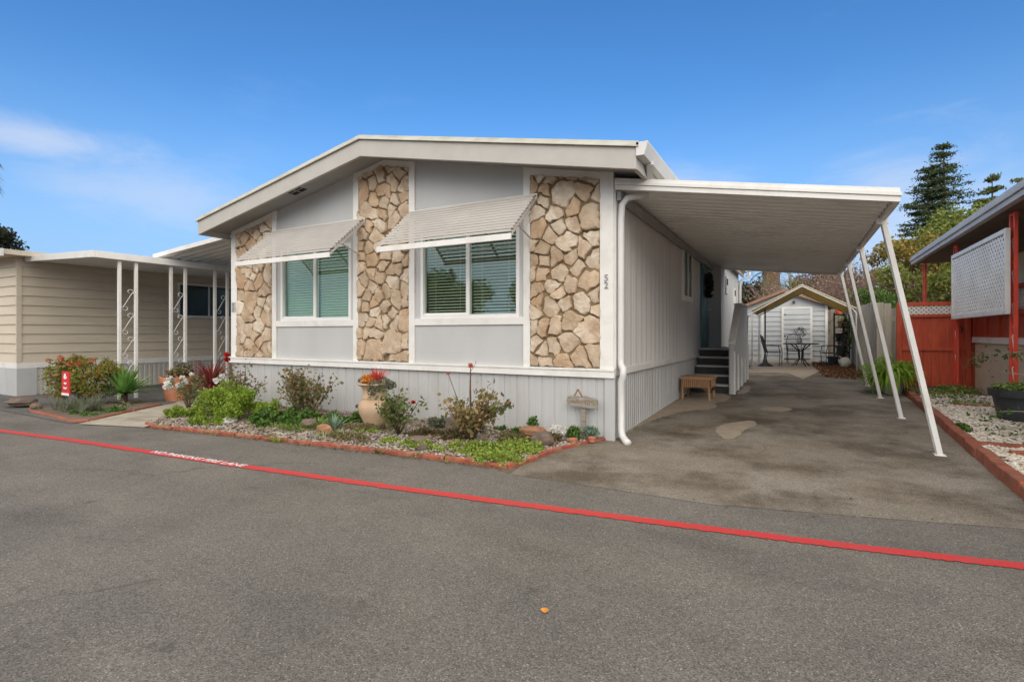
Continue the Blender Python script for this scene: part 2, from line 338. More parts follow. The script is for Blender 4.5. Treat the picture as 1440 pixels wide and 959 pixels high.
def leafverts(P,size,asp=.5,up=.3,jit=.4):
    n=len(P); d=rng.normal(size=(n,3)); d[:,2]+=up; d/=np.linalg.norm(d,axis=1)[:,None]
    e=rng.normal(size=(n,3)); e-=d*np.sum(d*e,1)[:,None]; e/=np.linalg.norm(e,axis=1)[:,None]
    s=size*(1+jit*(rng.random(n)-.5)*2)[:,None]
    nrm=np.cross(d,e)
    V=np.stack([P-d*s*.5,P+e*s*asp*.5+nrm*s*.08,P+d*s*.5,P-e*s*asp*.5+nrm*s*.08],1).reshape(-1,3); return V
def cloudpts(blobs,n,shell=.55):
    vol=np.array([b[3]*b[4]*b[5] for b in blobs])**.67; cnt=(vol/vol.sum()*n).astype(int)+1; out=[]
    for b,k in zip(blobs,cnt):
        d=rng.normal(size=(k,3)); d/=np.linalg.norm(d,axis=1)[:,None]; r=shell+(1-shell)*rng.random(k)**.6
        r*= (1+.16*np.sin(5*d[:,0]+b[0]*3)*np.cos(4*d[:,1]+b[1]*5)+.1*rng.normal(size=k))
        out.append(np.array(b[:3])+d*r[:,None]*np.array(b[3:6]))
    return np.concatenate(out)
def foliage(name,blobs,n,size,m,parent=None,asp=.5,up=.3,shell=.5,zmin=None):
    P=cloudpts(blobs,n,shell)
    if zmin is not None: P=P[P[:,2]>zmin]
    V=leafverts(P,size,asp,up); return npmesh(name,V,len(P),m,parent)
def clumps(c,r,n,cr,flat=.8):
    """irregular set of small clumps through an ellipsoid's volume"""
    out=[]
    for i in range(n):
        d=rng.normal(size=3); d/=np.linalg.norm(d); q=(.35+.65*rng.random()**.7)
        s=cr*(.6+.8*rng.random()); out.append((c[0]+d[0]*r[0]*q,c[1]+d[1]*r[1]*q,c[2]+d[2]*r[2]*q,s,s,s*flat))
    return out
def bladeverts(base,n,l0,l1,w,a0,a1,droop=.4,seg=4,baser=.03):
    """curved tapering blades as strips of quads; angles measured from vertical"""
    V=[];
    for i in range(n):
        az=rng.random()*6.283; el=a0+(a1-a0)*rng.random(); ln=l0+(l1-l0)*rng.random()
        h=np.array([math.cos(az),math.sin(az),0]); sd=np.array([-h[1],h[0],0]); p=np.array(base)+h*baser*rng.random(); e=el; ww=w*(.8+.4*rng.random())
        pr=None
        for k in range(seg+1):
            t=k/seg; wd=ww*(.55+.9*t if t<.4 else max(.02,(1-t)*1.5))*.5
            a,b=p-sd*wd,p+sd*wd
            if pr is not None: V+= [pr[0],pr[1],b,a]
            pr=(a,b); e+=droop/seg*(1+t); p=p+(h*math.sin(e)+np.array([0,0,math.cos(e)]))*ln/seg
    return V
def blades(name,bases,n,l0,l1,w,a0,a1,m,parent=None,droop=.4,seg=4,baser=.03):
    V=[]
    for b in bases: V+=bladeverts(b,n,l0,l1,w,a0,a1,droop,seg,baser)
    V=np.array(V); 
    me=bpy.data.meshes.new(name); nq=len(V)//4
    # weld strips so that every blade is one island
    idx=np.zeros(len(V),dtype=np.int32); verts=[]; q=0
    for bl in range(nq//seg):
        o=len(verts)
        for k in range(seg):
            a=V[(bl*seg+k)*4:(bl*seg+k)*4+4]
            if k==0: verts+= [a[0],a[1]]
            verts+=[a[3],a[2]]
            i0=o+2*k; idx[q:q+4]=(i0,i0+1,i0+3,i0+2); q+=4
    me.from_pydata([tuple(v) for v in verts],[],[tuple(int(x) for x in idx[i:i+4]) for i in range(0,q,4)])
    me.materials.append(M[m] if isinstance(m,str) else m); me.polygons.foreach_set('use_smooth',[True]*len(me.polygons)); me.update()
    return link(name,me,parent)
def duptree(o,parent=None):
    c=o.copy(); C.objects.link(c)
    if parent: c.parent=parent
    for ch in [x for x in C.objects if x.parent is o]: duptree(ch,c)
    return c
def textmesh(txt,size,depth):
    cu=bpy.data.curves.new('lettering','FONT'); cu.body=txt; cu.size=size; cu.extrude=depth; cu.align_x='CENTER'; cu.align_y='CENTER'; cu.resolution_u=3
    o=bpy.data.objects.new('tmp',cu); C.objects.link(o); dg=bpy.context.evaluated_depsgraph_get(); me=bpy.data.meshes.new_from_object(o.evaluated_get(dg)); bpy.data.objects.remove(o); me.name='lettering'; return me
# ================================================================ GROUND
def sheet(name,poly,m,dz,sub=1):
    mb=MB(); n=len(poly); mb.add([(x,y,g(y)+dz) for x,y in poly],[tuple(range(n))]); return struct(name,mb,m)
mb=MB(); ys=[-400,-40,0,6.4,10,14,18,22,25.5,60,900]; xs=[-900,-60,-14,-2,2,60,900]
V=[(x,y,g(y)-.004) for y in ys for x in xs]; nx=len(xs)
mb.add(V,[(j*nx+i,j*nx+i+1,(j+1)*nx+i+1,(j+1)*nx+i) for j in range(len(ys)-1) for i in range(nx-1)]); struct('ground',mb,'dirt')
sheet('road',[(-60,-9),(60,-9),(60,4.9),(1.35,4.72),(.33,4.46),(-.59,4.25),(-2.36,4.27),(-2.6,4.36),(-4.4,4.34),(-5.9,4.2),(-7.8,4.02),(-9.2,3.62),(-12.5,3.7),(-60,3.2)],'road',0.004)
# driveway follows the slope in strips
mb=MB(); rows=[(4.25,-2.36,-2.36),(6.4,-2.02,1.62),(10,-2.0,1.72),(14,-2.0,1.80),(18,-2,1.75),(23,-2,1.75)]
V=[(-2.36,4.27,.006),(-.59,4.25,.006),(.33,4.46,.006),(1.35,4.72,.006),(1.58,5.7,.006),(1.62,6.4,.006),(-2.0,6.4,.006),(-2.1,6.2,.006),(-2.4,5.3,.006),(-2.42,4.7,.006)]
mb.add(V,[tuple(range(len(V)))])
for (y0,a0,b0),(y1,a1,b1) in zip(rows[1:],rows[2:]): mb.add([(a0,y0,g(y0)+.006),(b0,y0,g(y0)+.006),(b1,y1,g(y1)+.006),(a1,y1,g(y1)+.006)],[(0,1,2,3)])
struct('driveway',mb,'drive')
mb=MB(); mb.add([(-60,3.25,.004),(-12.2,3.72,.004),(-9.3,3.64,.004),(-9.5,6.4,.004),(-60,6.4,.004)],[tuple(range(5))])
mb.add([(-60,6.4,.004),(-9.46,6.4,.004),(-9.46,25,g(25)+.004),(-60,25,g(25)+.004)],[(0,1,2,3)]); struct('side_pavement',mb,'apron')
def gpoly(name,pts,m,dz,sm=True):
    P=[gp(*p) for p in pts]
    if sm:
        Q=[]
        for i in range(len(P)):
            a,b=np.array(P[i]),np.array(P[(i+1)%len(P)]); Q+= [a*.75+b*.25,a*.25+b*.75]
        P=[]
        for i in range(len(Q)):
            a,b=Q[i],Q[(i+1)%len(Q)];ln=np.linalg.norm(b-a);m_=max(1,int(ln/.05))
            for u in range(m_): P.append(tuple(a+(b-a)*u/m_+np.array([random.gauss(0,.014),random.gauss(0,.014)])))
    return sheet(name,P,m,dz)
sheet('garden_path',[(-9.12,3.66),(-7.98,3.96),(-8.3,4.5),(-9.2,5.6),(-9.5,6.3),(-11.2,6.4),(-10.25,5.6),(-9.9,4.9)],'concrete',.012)
# tan cement: strip along the house, loose patches, patio slab
gpoly('cement_strip',[(879,614),(895,601),(940,584),(969,578),(1000,577),(1010,572),(1003,567),(1022,565),(1030,556),(985,551),(940,567),(895,595)],'patch',.011)
gpoly('cement_patch',[(1005,599),(1060,591),(1066,598),(1045,606),(1038,616),(1022,620),(1010,614)],'patch',.011)
gpoly('cement_patch',[(1064,576),(1080,573),(1102,573),(1120,577),(1090,580)],'patch',.011)
gpoly('cement_patch',[(1031,556),(1052,541),(1056,548),(1052,553)],'patch',.011)
gpoly('patio_slab',[(1052,525),(1108,525),(1129,534),(1155,521),(1152,508),(1105,503),(1060,503)],'patch',.013,False)
# red line
line=[(-14,2.45),(-9.44,2.91),(-7.64,3.08),(-6.11,3.18),(-4.79,3.27),(-3.3,3.40),(-1.93,3.54),(-.98,3.655),(-.1,3.76),(.46,3.84),(1.09,3.95),(2.0,4.1),(5,4.6)]
mb=MB(); hw=.052; P=[]
fine=[]
for a,b in zip(line,line[1:]):
    for k in range(30): t=k/30; fine.append((a[0]+(b[0]-a[0])*t,a[1]+(b[1]-a[1])*t))
V=[];F=[]
for i,p in enumerate(fine):
    j=random.uniform(-.006,.006)+.004*math.sin(i*1.7); V+= [(p[0],p[1]-hw+j,.009),(p[0],p[1]+hw+j*.6,.009)]
    if i: F.append((2*i-2,2*i,2*i+1,2*i-1))
mb.add(V,F); struct('road_line',mb,'redpaint')
me=textmesh('NO PARKING FIRE LANE',.135,.0008); me.materials.append(M['letter'])
o=bpy.data.objects.new('road_lettering',me); C.objects.link(o); tag(o,kind='structure'); o.location=(-5.5,3.228,.0135); o.rotation_euler=(0,0,math.atan2(.07,1.25)); o.scale=(1.0,.85,1)
# beds
bedpoly=[(-8.25,4.15),(-7.9,4.08),(-6.79,4.19),(-5.87,4.26),(-4.57,4.36),(-3.6,4.44),(-2.85,4.47),(-2.5,4.5),(-2.42,4.75),(-2.4,5.3),(-2.22,5.95),(-2.1,6.22),(-9.3,6.22),(-9.0,5.4)]
sheet('garden_bed',bedpoly,'dirt',.03)
lbed=[(-11.7,4.0),(-11.2,3.88),(-9.5,3.75),(-9.3,3.9),(-10.0,4.9),(-10.3,5.4),(-11.4,5.5)]
sheet('garden_bed',lbed,'dirt',.03)
def kerb(name,pts,w,h,m,seg=.3,jag=.01):
    mb=MB()
    for a,b in zip(pts,pts[1:]):
        a=Vector(a);b=Vector(b);ln=(b-a).length;n=max(1,round(ln/seg))
        for k in range(n):
            p=a+(b-a)*(k/n);q=a+(b-a)*((k+.985)/n); o=Vector((random.uniform(-jag,jag),random.uniform(-jag,jag))); hh=h*random.uniform(.85,1.1)
            d=(q-p).normalized();s=Vector((-d.y,d.x))*w/2;p=p+o;q=q+o*.6;zp=g(p.y)-.02;zq=g(q.y)-.02
            mb.hexa([(p.x-s.x,p.y-s.y,zp),(q.x-s.x,q.y-s.y,zq),(q.x+s.x,q.y+s.y,zq),(p.x+s.x,p.y+s.y,zp)],[(p.x-s.x*.8,p.y-s.y*.8,zp+hh+.02),(q.x-s.x*.8,q.y-s.y*.8,zq+hh+.02),(q.x+s.x*.8,q.y+s.y*.8,zq+hh+.02),(p.x+s.x*.8,p.y+s.y*.8,zp+hh+.02)])
    o=mb.build(name,m,None,bevel=.012); return tag(o,kind='structure')
kerb('brick_kerb',bedpoly[:12],.075,.042,'kerb',.42,.016)
kerb('brick_kerb',[(-11.7,4.0),(-11.2,3.88),(-9.5,3.75),(-9.32,3.9),(-10.0,4.9),(-10.3,5.4)],.07,.035,'kerb2',.22,.02)
rk=[(1.52,4.9),(1.6,5.67),(1.66,7.55),(1.74,10),(1.84,12.95)]
kerb('brick_kerb',rk,.13,.11,'kerb2',.42,.006)
kerb('brick_kerb',[(1.72,7.62),(2.3,7.64),(3.6,7.7)],.08,.08,'kerb2',.4,.006)
kerb('brick_kerb',[(1.9,7.25),(2.6,7.27),(3.6,7.3)],.08,.08,'kerb2',.4,.006)
kerb('brick_kerb',[(2.2,11.0),(3.2,10.9)],.08,.07,'kerb2',.25,.02)
rbed=[(1.56,4.9),(3.4,4.9),(3.4,12.9),(1.86,12.9),(1.74,10),(1.67,7.5),(1.6,5.7)]
mb=MB();mb.add([(x,y,g(y)+.035) for x,y in rbed],[tuple(range(len(rbed)))]);struct('gravel_bed',mb,'dirt')
def inpoly(x,y,poly):
    r=False;n=len(poly)
    for i in range(n):
        x1,y1=poly[i];x2,y2=poly[(i+1)%n]
        if (y1>y)!=(y2>y) and x<(x2-x1)*(y-y1)/(y2-y1)+x1:r=not r
    return r
def pebbles(name,poly,n,r,m,dz,cover):
    xs=[p[0] for p in poly];ys=[p[1] for p in poly];V=[];F=[];b=0
    oct_=[(1,0,0),(.2,1,0),(-1,.1,0),(0,-1,0),(0.1,0,.8),(0,.1,-.8)];fc=[(0,1,4),(1,2,4),(2,3,4),(3,0,4),(1,0,5),(2,1,5),(3,2,5),(0,3,5)]
    k=0
    while k<n:
        x=random.uniform(min(xs),max(xs));y=random.uniform(min(ys),max(ys))
        if not inpoly(x,y,poly) or random.random()>cover(x,y): continue
        k+=1;a=random.random()*6.28;s=r*random.uniform(.5,1.5);ca,sa=math.cos(a)*s,math.sin(a)*s;sy=random.uniform(.5,1)
        for p in oct_:
            px,py=p[0],p[1]*sy; V.append((x+px*ca-py*sa+random.gauss(0,s*.12),y+px*sa+py*ca+random.gauss(0,s*.12),g(y)+dz+p[2]*s*.6+random.gauss(0,s*.12)))
        F+=[tuple(i+b for i in f) for f in fc];b+=6
    mb=MB();mb.v=V;mb.f=F;return tag(mb.build(name,m),kind='stuff')
pebbles('gravel',bedpoly,9500,.02,'pebble',.04,lambda x,y:1 if y<5.7 else .5)
pebbles('white_gravel',[(1.68,5.0),(3.4,5.0),(3.4,12.5),(1.9,12.5),(1.8,10),(1.74,7.5),(1.66,5.7)],11000,.026,'wpebble',.045,lambda x,y:1 if y<11 else .35)
# ================================================================ THE GREY MOBILE HOME
YF=6.23; XL,XR=-9.45,-2.0; AX=-5.65
def sof(x): return 4.00-.2*abs(x-AX)
def rtop(x): return 4.205-.197*abs(x-AX)
H=thing('mobile_home','light grey mobile home with three tan flagstone panels and number 52 on its corner','house',(-5.7,12,0))
def seg(mb,x0,x1,z0,z1,y0,y1):      # z1: number or 'top'
    if z1=='top':
        xs=[x0]+([AX] if x0<AX<x1 else [])+[x1]
        mb.prism([(x0,z0),(x1,z0)]+[(x,sof(x)) for x in reversed(xs)],'y',y0,y1)
    else: mb.box(x0,x1,y0,y1,z0,z1)
WB=[(-8.17,-6.30),(-5.05,-3.22)]      # window bays
ST=[(-9.28,-8.28),(-6.19,-5.16),(-3.12,-2.16)]   # stone bays
mb=MB()
edges=[(-9.45,-8.17,None),(-8.17,-6.30,1),(-6.30,-5.05,None),(-5.05,-3.22,1),(-3.22,-2.0,None)]
for a,b,wn in edges:
    if not wn: seg(mb,a,b,.86,'top',YF,YF+.12)
    else:
        seg(mb,a,b,.86,1.50,YF,YF+.12); seg(mb,a,b,2.78,'top',YF,YF+.12)
        seg(mb,a,a+.10,1.50,2.78,YF,YF+.12); seg(mb,b-.07,b,1.50,2.78,YF,YF+.12)
mb.build('front_wall','wall',H)
def siding(mb,p0,p1,z0,z1,prof,thick=.05,ztop=None):
    """vertical profiled sheet from p0 to p1 (xy); prof = [(u,depth)...] over one period; outward normal to the right of p0->p1"""
    p0=Vector(p0);p1=Vector(p1);d=(p1-p0);Ln=d.length;d.normalize();nrm=Vector((d.y,-d.x));per=prof[-1][0];U=[];k=0
    while k*per<Ln:
        for u,dp in prof[:-1]:
            if k*per+u<Ln-1e-4: U.append((k*per+u,dp))
        k+=1
    U.append((Ln,prof[0][1]));V=[];F=[]
    for i,(u,dp) in enumerate(U):
        q=p0+d*u+nrm*dp;zt=z1(q) if callable(z1) else z1;zb=z0(q) if callable(z0) else z0
        V+=[(q.x,q.y,zb),(q.x,q.y,zt)]
        if i:F.append((2*i-2,2*i,2*i+1,2*i-1))
    mb.add(V,F)
ribs=[(0,0),(.008,-.012),(.016,-.012),(.024,0),(.085,0),(.09,-.005),(.10,-.005),(.105,0),(.19,0),(.198,-.012),(.214,-.012),(.222,0),(.30,0),(.305,-.005),(.315,-.005),(.32,0),(.37,0)]
mb=MB();siding(mb,(XL,YF-.005),(XR,YF-.005),-.02,.775,ribs);mb.box(XL,XR,YF+.01,YF+.08,-.02,.775);mb.build('skirting','skirt',H)
ribs2=[(0,0),(.01,-.022),(.04,-.022),(.05,0),(.10,0),(.11,-.022),(.13,-.022),(.14,0),(.20,0)]
mb=MB();siding(mb,(XR-.005,YF),(XR-.005,14.2),-.02,.80,ribs2);mb.build('skirting','skirt',H)
groove=[(0,0),(.004,-.01),(.010,-.01),(.014,0),(.05,0),(.054,-.008),(.06,-.008),(.064,0),(.2,0),(.204,-.008),(.210,-.008),(.214,0),(.27,0)]
mb=MB();siding(mb,(XR,YF+.1),(XR,14.2),.86,3.2,groove,);
# leave the side window opening by laying the frame proud; solid core behind
mb.build('side_wall','wallside',H)
mb=MB();mb.box(XL,XL+.12,YF+.12,18.2,0,3.2);mb.box(XL,XR,18.1,18.2,0,3.2);mb.box(XR-.12,XR-.03,YF+.12,18.1,0,3.2);mb.build('rear_wall','wallside',H)
# trim
T=MB()
def vt(x0,x1,z0=.86):seg(T,x0,x1,z0,'top',YF-.03,YF)
vt(-9.45,-9.28,.875);vt(-2.16,-1.985,.875)
for a,b in [(-8.28,-8.17),(-6.30,-6.19),(-5.16,-5.05),(-3.22,-3.12)]: vt(a,b,.875)
for a,b in ST:
    xs=[a]+([AX] if a<AX<b else [])+[b]
    T.prism([(x,sof(x)-.10) for x in xs]+[(x,sof(x)-.002) for x in reversed(xs)],'y',YF-.028,YF)
for a,b in WB: T.box(a,b,YF-.027,YF,1.43,1.53)
T.box(-2.0,-1.97,YF,YF+.12,.875,3.2)      # corner return
T.build('trim','white',H,bevel=.004)
mb=MB();mb.box(XL-.03,XR+.03,YF-.055,YF+.02,.765,.845);mb.box(XL-.03,XR+.03,YF-.065,YF+.02,.847,.875);mb.box(XR,XR+.03,YF+.021,14.1,.79,.875);mb.build('base_band','white',H,bevel=.004)
mb=MB();mb.box(-2.1,-1.97,YF-.03,YF+.02,-.02,.764);mb.build('corner_post','skirt',H,bevel=.005)
# flagstones: clipped voronoi cells, each a bevelled slab
def clip(poly,mx,my,nx,ny):
    out=[];n=len(poly)
    for i in range(n):
        a=poly[i];b=poly[(i+1)%n];da=(a[0]-mx)*nx+(a[1]-my)*ny;db=(b[0]-mx)*nx+(b[1]-my)*ny
        if da<=0:out.append(a)
        if da*db<0:t=da/(da-db);out.append((a[0]+(b[0]-a[0])*t,a[1]+(b[1]-a[1])*t))
    return out
def flagstones(x0,x1,seed):
    rn=random.Random(seed);pts=[];z0,z1=.885,max(sof(x0),sof(x1),sof(AX) if x0<AX<x1 else 0)-.1
    tries=0
    while tries<2600:
        tries+=1;p=(rn.uniform(x0,x1),rn.uniform(z0,z1));rad=rn.choice((.12,.19,.31))
        if all(((p[0]-q[0])**2+(p[1]-q[1])**2)**.5>(rad+q[2])*.58 for q in pts):pts.append((*p,rad))
    mb=MB()
    xs=[x0]+([AX] if x0<AX<x1 else [])+[x1]
    region=[(x0,z0),(x1,z0)]+[(x,sof(x)-.1) for x in reversed(xs)]
    for i,p in enumerate(pts):
        poly=list(region)
        for j,q in enumerate(pts):
            if i==j:continue
            dx,dy=q[0]-p[0],q[1]-p[1];ra=math.sin((i*7919+j*7919)*.37+(i*j)*.11)*.42;dx,dy=dx*math.cos(ra)-dy*math.sin(ra),dx*math.sin(ra)+dy*math.cos(ra);d2=(dx*dx+dy*dy)
            if d2>.8:continue
            d=d2**.5;k=.5*(d2+.25*(p[2]**2-q[2]**2))/d-.010;poly=clip(poly,p[0]+dx/d*k,p[1]+dy/d*k,dx/d,dy/d)
            if len(poly)<3:break
        if len(poly)<3:continue
        cx=sum(a[0] for a in poly)/len(poly);cz=sum(a[1] for a in poly)/len(poly)
        # roughen outline
        R_=[]
        for k in range(len(poly)):
            a=poly[k];b=poly[(k+1)%len(poly)];ln=math.hypot(b[0]-a[0],b[1]-a[1])
            if ln<.012:continue
            m=max(1,int(ln/.05))
            for u in range(m):
                t=u/m; jx=rn.gauss(0,.011);jz=rn.gauss(0,.011)
                if u==0: # cut the corner back
                    R_.append((a[0]+(cx-a[0])*.025,a[1]+(cz-a[1])*.025))
                else: R_.append((a[0]+(b[0]-a[0])*t+jx,a[1]+(b[1]-a[1])*t+jz))
        n=len(R_)
        if n<3:continue
        dp=rn.uniform(.03,.065);tx,tz=rn.gauss(0,.07),rn.gauss(0,.07)
        rings=[(0,1.0),(dp*.75,.975),(dp,.88)]
        V=[]
        for d_,s_ in rings:
            for a in R_:
                x=cx+(a[0]-cx)*s_;z=cz+(a[1]-cz)*s_;V.append((x,YF-.004-d_-(tx*(x-cx)+tz*(z-cz))*(d_>0)+(rn.gauss(0,.003) if d_>0 else 0),z))
        V.append((cx,YF-.004-dp-rn.uniform(0,.008),cz))
        F=[]
        for r in range(2):
            for k in range(n):F.append((r*n+k,r*n+(k+1)%n,(r+1)*n+(k+1)%n,(r+1)*n+k))
        for k in range(n):F.append((2*n+k,2*n+(k+1)%n,3*n))
        mb.add(V,F)
    o=mb.build('flagstone_panel','stone',H)
    m2=MB();m2.prism([(a+.0,b) for a,b in region],'y',YF-.012,YF-.001);mo=m2.build('mortar','mortar',o)
    mo.matrix_parent_inverse=Matrix.Identity(4)
    return o
for i,(a,b) in enumerate(ST): flagstones(a+.002,b-.002,31+i)
# windows
def sub(mb,name,m,par,**k):
    o=mb.build(name,m,par,**k); o.matrix_parent_inverse=Matrix.Identity(4); return o
def front_window(x0,x1,z0,z1,blindtilt,vis):
    f=MB();t=.05;y0,y1=YF-.012,YF+.07
    f.box(x0,x0+t,y0,y1,z0,z1);f.box(x1-t,x1,y0,y1,z0,z1);f.box(x0+t,x1-t,y0,y1,z0,z0+t);f.box(x0+t,x1-t,y0,y1,z1-t,z1)
    xm=(x0+x1)/2-.03;f.box(xm,xm+.06,y0+.01,y1,z0+t,z1-t)
    f.box(x0+t,xm,y0+.03,y1,z0+t,z0+t+.03)
    F_=f.build('window','frame',H,bevel=.003)
    gl=MB();gl.box(x0+t,xm,YF+.035,YF+.039,z0+t+.03,z1-t);gl.box(xm+.06,x1-t,YF+.02,YF+.024,z0+t,z1-t);sub(gl,'pane','glass',F_)
    b=MB()
    for (a,c) in ((x0+t+.01,xm-.005),(xm+.065,x1-t-.01)):
        z=z0+t+.02
        while z<z1-t:
            dz=.014*blindtilt;b.hexa([(a,YF+.09,z-dz),(c,YF+.09,z-dz),(c,YF+.125,z+dz),(a,YF+.125,z+dz)],[(a,YF+.09,z-dz+.003),(c,YF+.09,z-dz+.003),(c,YF+.125,z+dz+.003),(a,YF+.125,z+dz+.003)]);z+=.044
        for xx in (a+.15,c-.15): b.box(xx,xx+.003,YF+.085,YF+.088,z0+t,z1-t)
    sub(b,'blind','blindg' if blindtilt>1 else 'blind',F_)
    r=MB();r.box(x0,x1,YF+.60,YF+.62,z0-.1,z1+.1);r.box(x0-.02,x0,YF+.13,YF+.6,z0-.1,z1+.1);r.box(x1,x1+.02,YF+.13,YF+.6,z0-.1,z1+.1);r.box(x0,x1,YF+.13,YF+.6,z0-.12,z0-.1);r.box(x0,x1,YF+.13,YF+.6,z1+.1,z1+.12)
    sub(r,'window_recess','room',F_)
front_window(-8.07,-6.37,1.53,2.78,1.35,1);front_window(-4.95,-3.29,1.53,2.78,.5,1)
# window awnings
def awning(x0,x1):
    a=thing('window_awning','','awning',((x0+x1)/2,YF,3.1))
    yt,zt,yb,zb=YF-.03,3.11,5.5,2.50;s=MB();n=13
    for k in range(n):
        t=(k+.1)/n;y=yt+(yb-yt)*t;z=zt+(zb-zt)*t;dy=(yb-yt)/n*.92;dz=0
        s.hexa([(x0,y,z),(x1,y,z),(x1,y+dy,z+dz),(x0,y+dy,z+dz)],[(x0,y,z+.006),(x1,y,z+.006),(x1,y+dy,z+dz+.006),(x0,y+dy,z+dz+.006)])
        s.bar((x0,y+dy,z+dz+.0),(x1,y+dy,z+dz),.006,.027)
    s.build('slats','slat',a)
    f=MB();f.box(x0-.01,x1+.01,yb-.03,yb,zb-.075,zb+.0);f.box(x0-.01,x1+.01,yt-.01,yt+.0,zt-.02,zt+.03);f.build('front_bar','white',a,bevel=.004)
    for x in (x0+.02,(x0+x1)/2,x1-.02):f=MB();f.bar((x,yt,zt-.035),(x,yb,zb-.03),.03,.025);f.build('rafter','slat',a)
    f=MB();f.bar((x1-.08,yb+.3,zb+.18),(x1-.08,YF-.03,2.55),.018,.018);f.build('brace','slat',a);return a
a=awning(-8.22,-6.05);a['label']='slatted metal awning over the left front window, between the first two stone panels';a['group']='window awnings'
a=awning(-5.11,-3.02);a['label']='slatted metal awning over the right front window, nearer the number 52';a['group']='window awnings'
# roof
Y0=5.70;XE0,XE1=-9.66,-1.57
mb=MB()
def roofslab(mb,x0,x1,y0,y1,off0,off1):
    mb.hexa([(x0,y0,rtop(x0)-off1),(x1,y0,rtop(x1)-off1),(x1,y1,rtop(x1)-off1),(x0,y1,rtop(x0)-off1)],[(x0,y0,rtop(x0)-off0),(x1,y0,rtop(x1)-off0),(x1,y1,rtop(x1)-off0),(x0,y1,rtop(x0)-off0)])
for a,b in ((XE0,AX),(AX,XE1)):roofslab(mb,a,b,Y0+.06,18.3,.02,.06)
rf=mb.build('roof','roofm',H)
mb=MB()
for a,b in ((XE0-.03,AX),(AX,XE1+.03)):roofslab(mb,a,b,Y0-.02,Y0+.07,-.004,.055);
for a,b in ((XE0-.03,AX),(AX,XE1+.03)):roofslab(mb,a,b,Y0-.035,Y0-.021,.045,.058)
mb.build('drip_edge','cream',H)
mb=MB()
for a,b in ((XE0,AX),(AX,XE1)):roofslab(mb,a,b,Y0,Y0+.05,.058,.30)
mb.box(XE0-.001,XE0+.05,Y0+.051,18.3,rtop(XE0)-.30,rtop(XE0)-.06)
mb.box(XE1-.05,XE1,Y0+.051,18.3,rtop(XE1)-.29,rtop(XE1)-.06)
mb.build('fascia','fascia',H,bevel=.004)
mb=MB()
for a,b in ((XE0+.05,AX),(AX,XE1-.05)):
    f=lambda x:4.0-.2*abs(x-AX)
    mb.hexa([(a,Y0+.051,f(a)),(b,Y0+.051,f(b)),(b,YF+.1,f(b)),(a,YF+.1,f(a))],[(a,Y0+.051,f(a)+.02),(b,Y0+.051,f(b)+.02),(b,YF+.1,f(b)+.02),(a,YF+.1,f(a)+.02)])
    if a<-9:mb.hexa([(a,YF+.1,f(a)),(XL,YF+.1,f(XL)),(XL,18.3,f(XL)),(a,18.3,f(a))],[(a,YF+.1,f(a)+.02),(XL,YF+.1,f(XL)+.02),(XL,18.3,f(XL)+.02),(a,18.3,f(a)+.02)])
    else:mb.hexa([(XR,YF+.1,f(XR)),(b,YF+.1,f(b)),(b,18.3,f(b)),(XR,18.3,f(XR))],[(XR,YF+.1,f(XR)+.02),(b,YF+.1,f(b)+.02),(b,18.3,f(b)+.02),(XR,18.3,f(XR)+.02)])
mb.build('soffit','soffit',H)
for x in (-7.45,-4.2):
    mb=MB()
    for i in range(2):
        for j in range(2):
            xx=x+i*.16;yy=5.84+j*.11;z=sof(xx)
            mb.hexa([(xx,yy,sof(xx)-.006),(xx+.13,yy,sof(xx+.13)-.006),(xx+.13,yy+.08,sof(xx+.13)-.006),(xx,yy+.08,sof(xx)-.006)],[(xx,yy,sof(xx)-.001),(xx+.13,yy,sof(xx+.13)-.001),(xx+.13,yy+.08,sof(xx+.13)-.001),(xx,yy+.08,sof(xx)-.001)])
    mb.build('soffit_vent','dark',H)
zg=rtop(XE1)
mb=MB();mb.prism([(XE1+.004,zg-.16),(XE1+.09,zg-.16),(XE1+.13,zg-.03),(XE1+.13,zg-.015),(XE1+.004,zg-.015)],'y',Y0-.02,18.32);mb.build('gutter','spout',H)
mb=MB();mb.bar((-1.50,6.02,zg-.15),(-1.56,6.25,3.10),.07,.06);mb.build('downspout','spout',H)
mb=MB();mb.tube([(-1.40,18.2,zg-.15),(-1.40,18.2,zg-.25),(-1.66,18.15,zg-.42),(-1.68,18.15,.4)],.04,8);mb.build('downspout','spout',H,smooth=True)
mb=MB();mb.tube([(-1.62,6.42,3.0),(-1.75,6.4,2.99),(-1.86,6.33,2.96),(-1.91,6.30,2.88),(-1.92,6.29,2.7),(-1.92,6.29,1.0),(-1.915,6.28,.93),(-1.87,6.22,.88),(-1.87,6.22,.80),(-1.90,6.24,.72),(-1.90,6.24,.14),(-1.87,6.20,.07),(-1.80,6.10,.035),(-1.76,6.05,.03)],.042,10);mb.build('downspout','spout',H,smooth=True)
# side window
sw=MB();xw=XR
for y0,y1,z0,z1 in ((10.5,10.58,1.95,3.0),(11.42,11.5,1.95,3.0),(10.58,11.42,2.92,3.0),(10.58,11.42,1.95,2.06),(10.98,11.02,2.06,2.92)):sw.box(xw-.02,xw+.035,y0,y1,z0,z1)
sw=sw.build('window','frame',H)
q=MB();q.box(xw-.015,xw+.012,10.58,10.98,2.06,2.92);q.box(xw-.015,xw+.014,11.02,11.42,2.06,2.92);sub(q,'pane','glassd',sw)
q=MB();q.box(xw-.03,xw-.014,10.55,11.45,2.0,2.97);sub(q,'window_recess','room',sw)
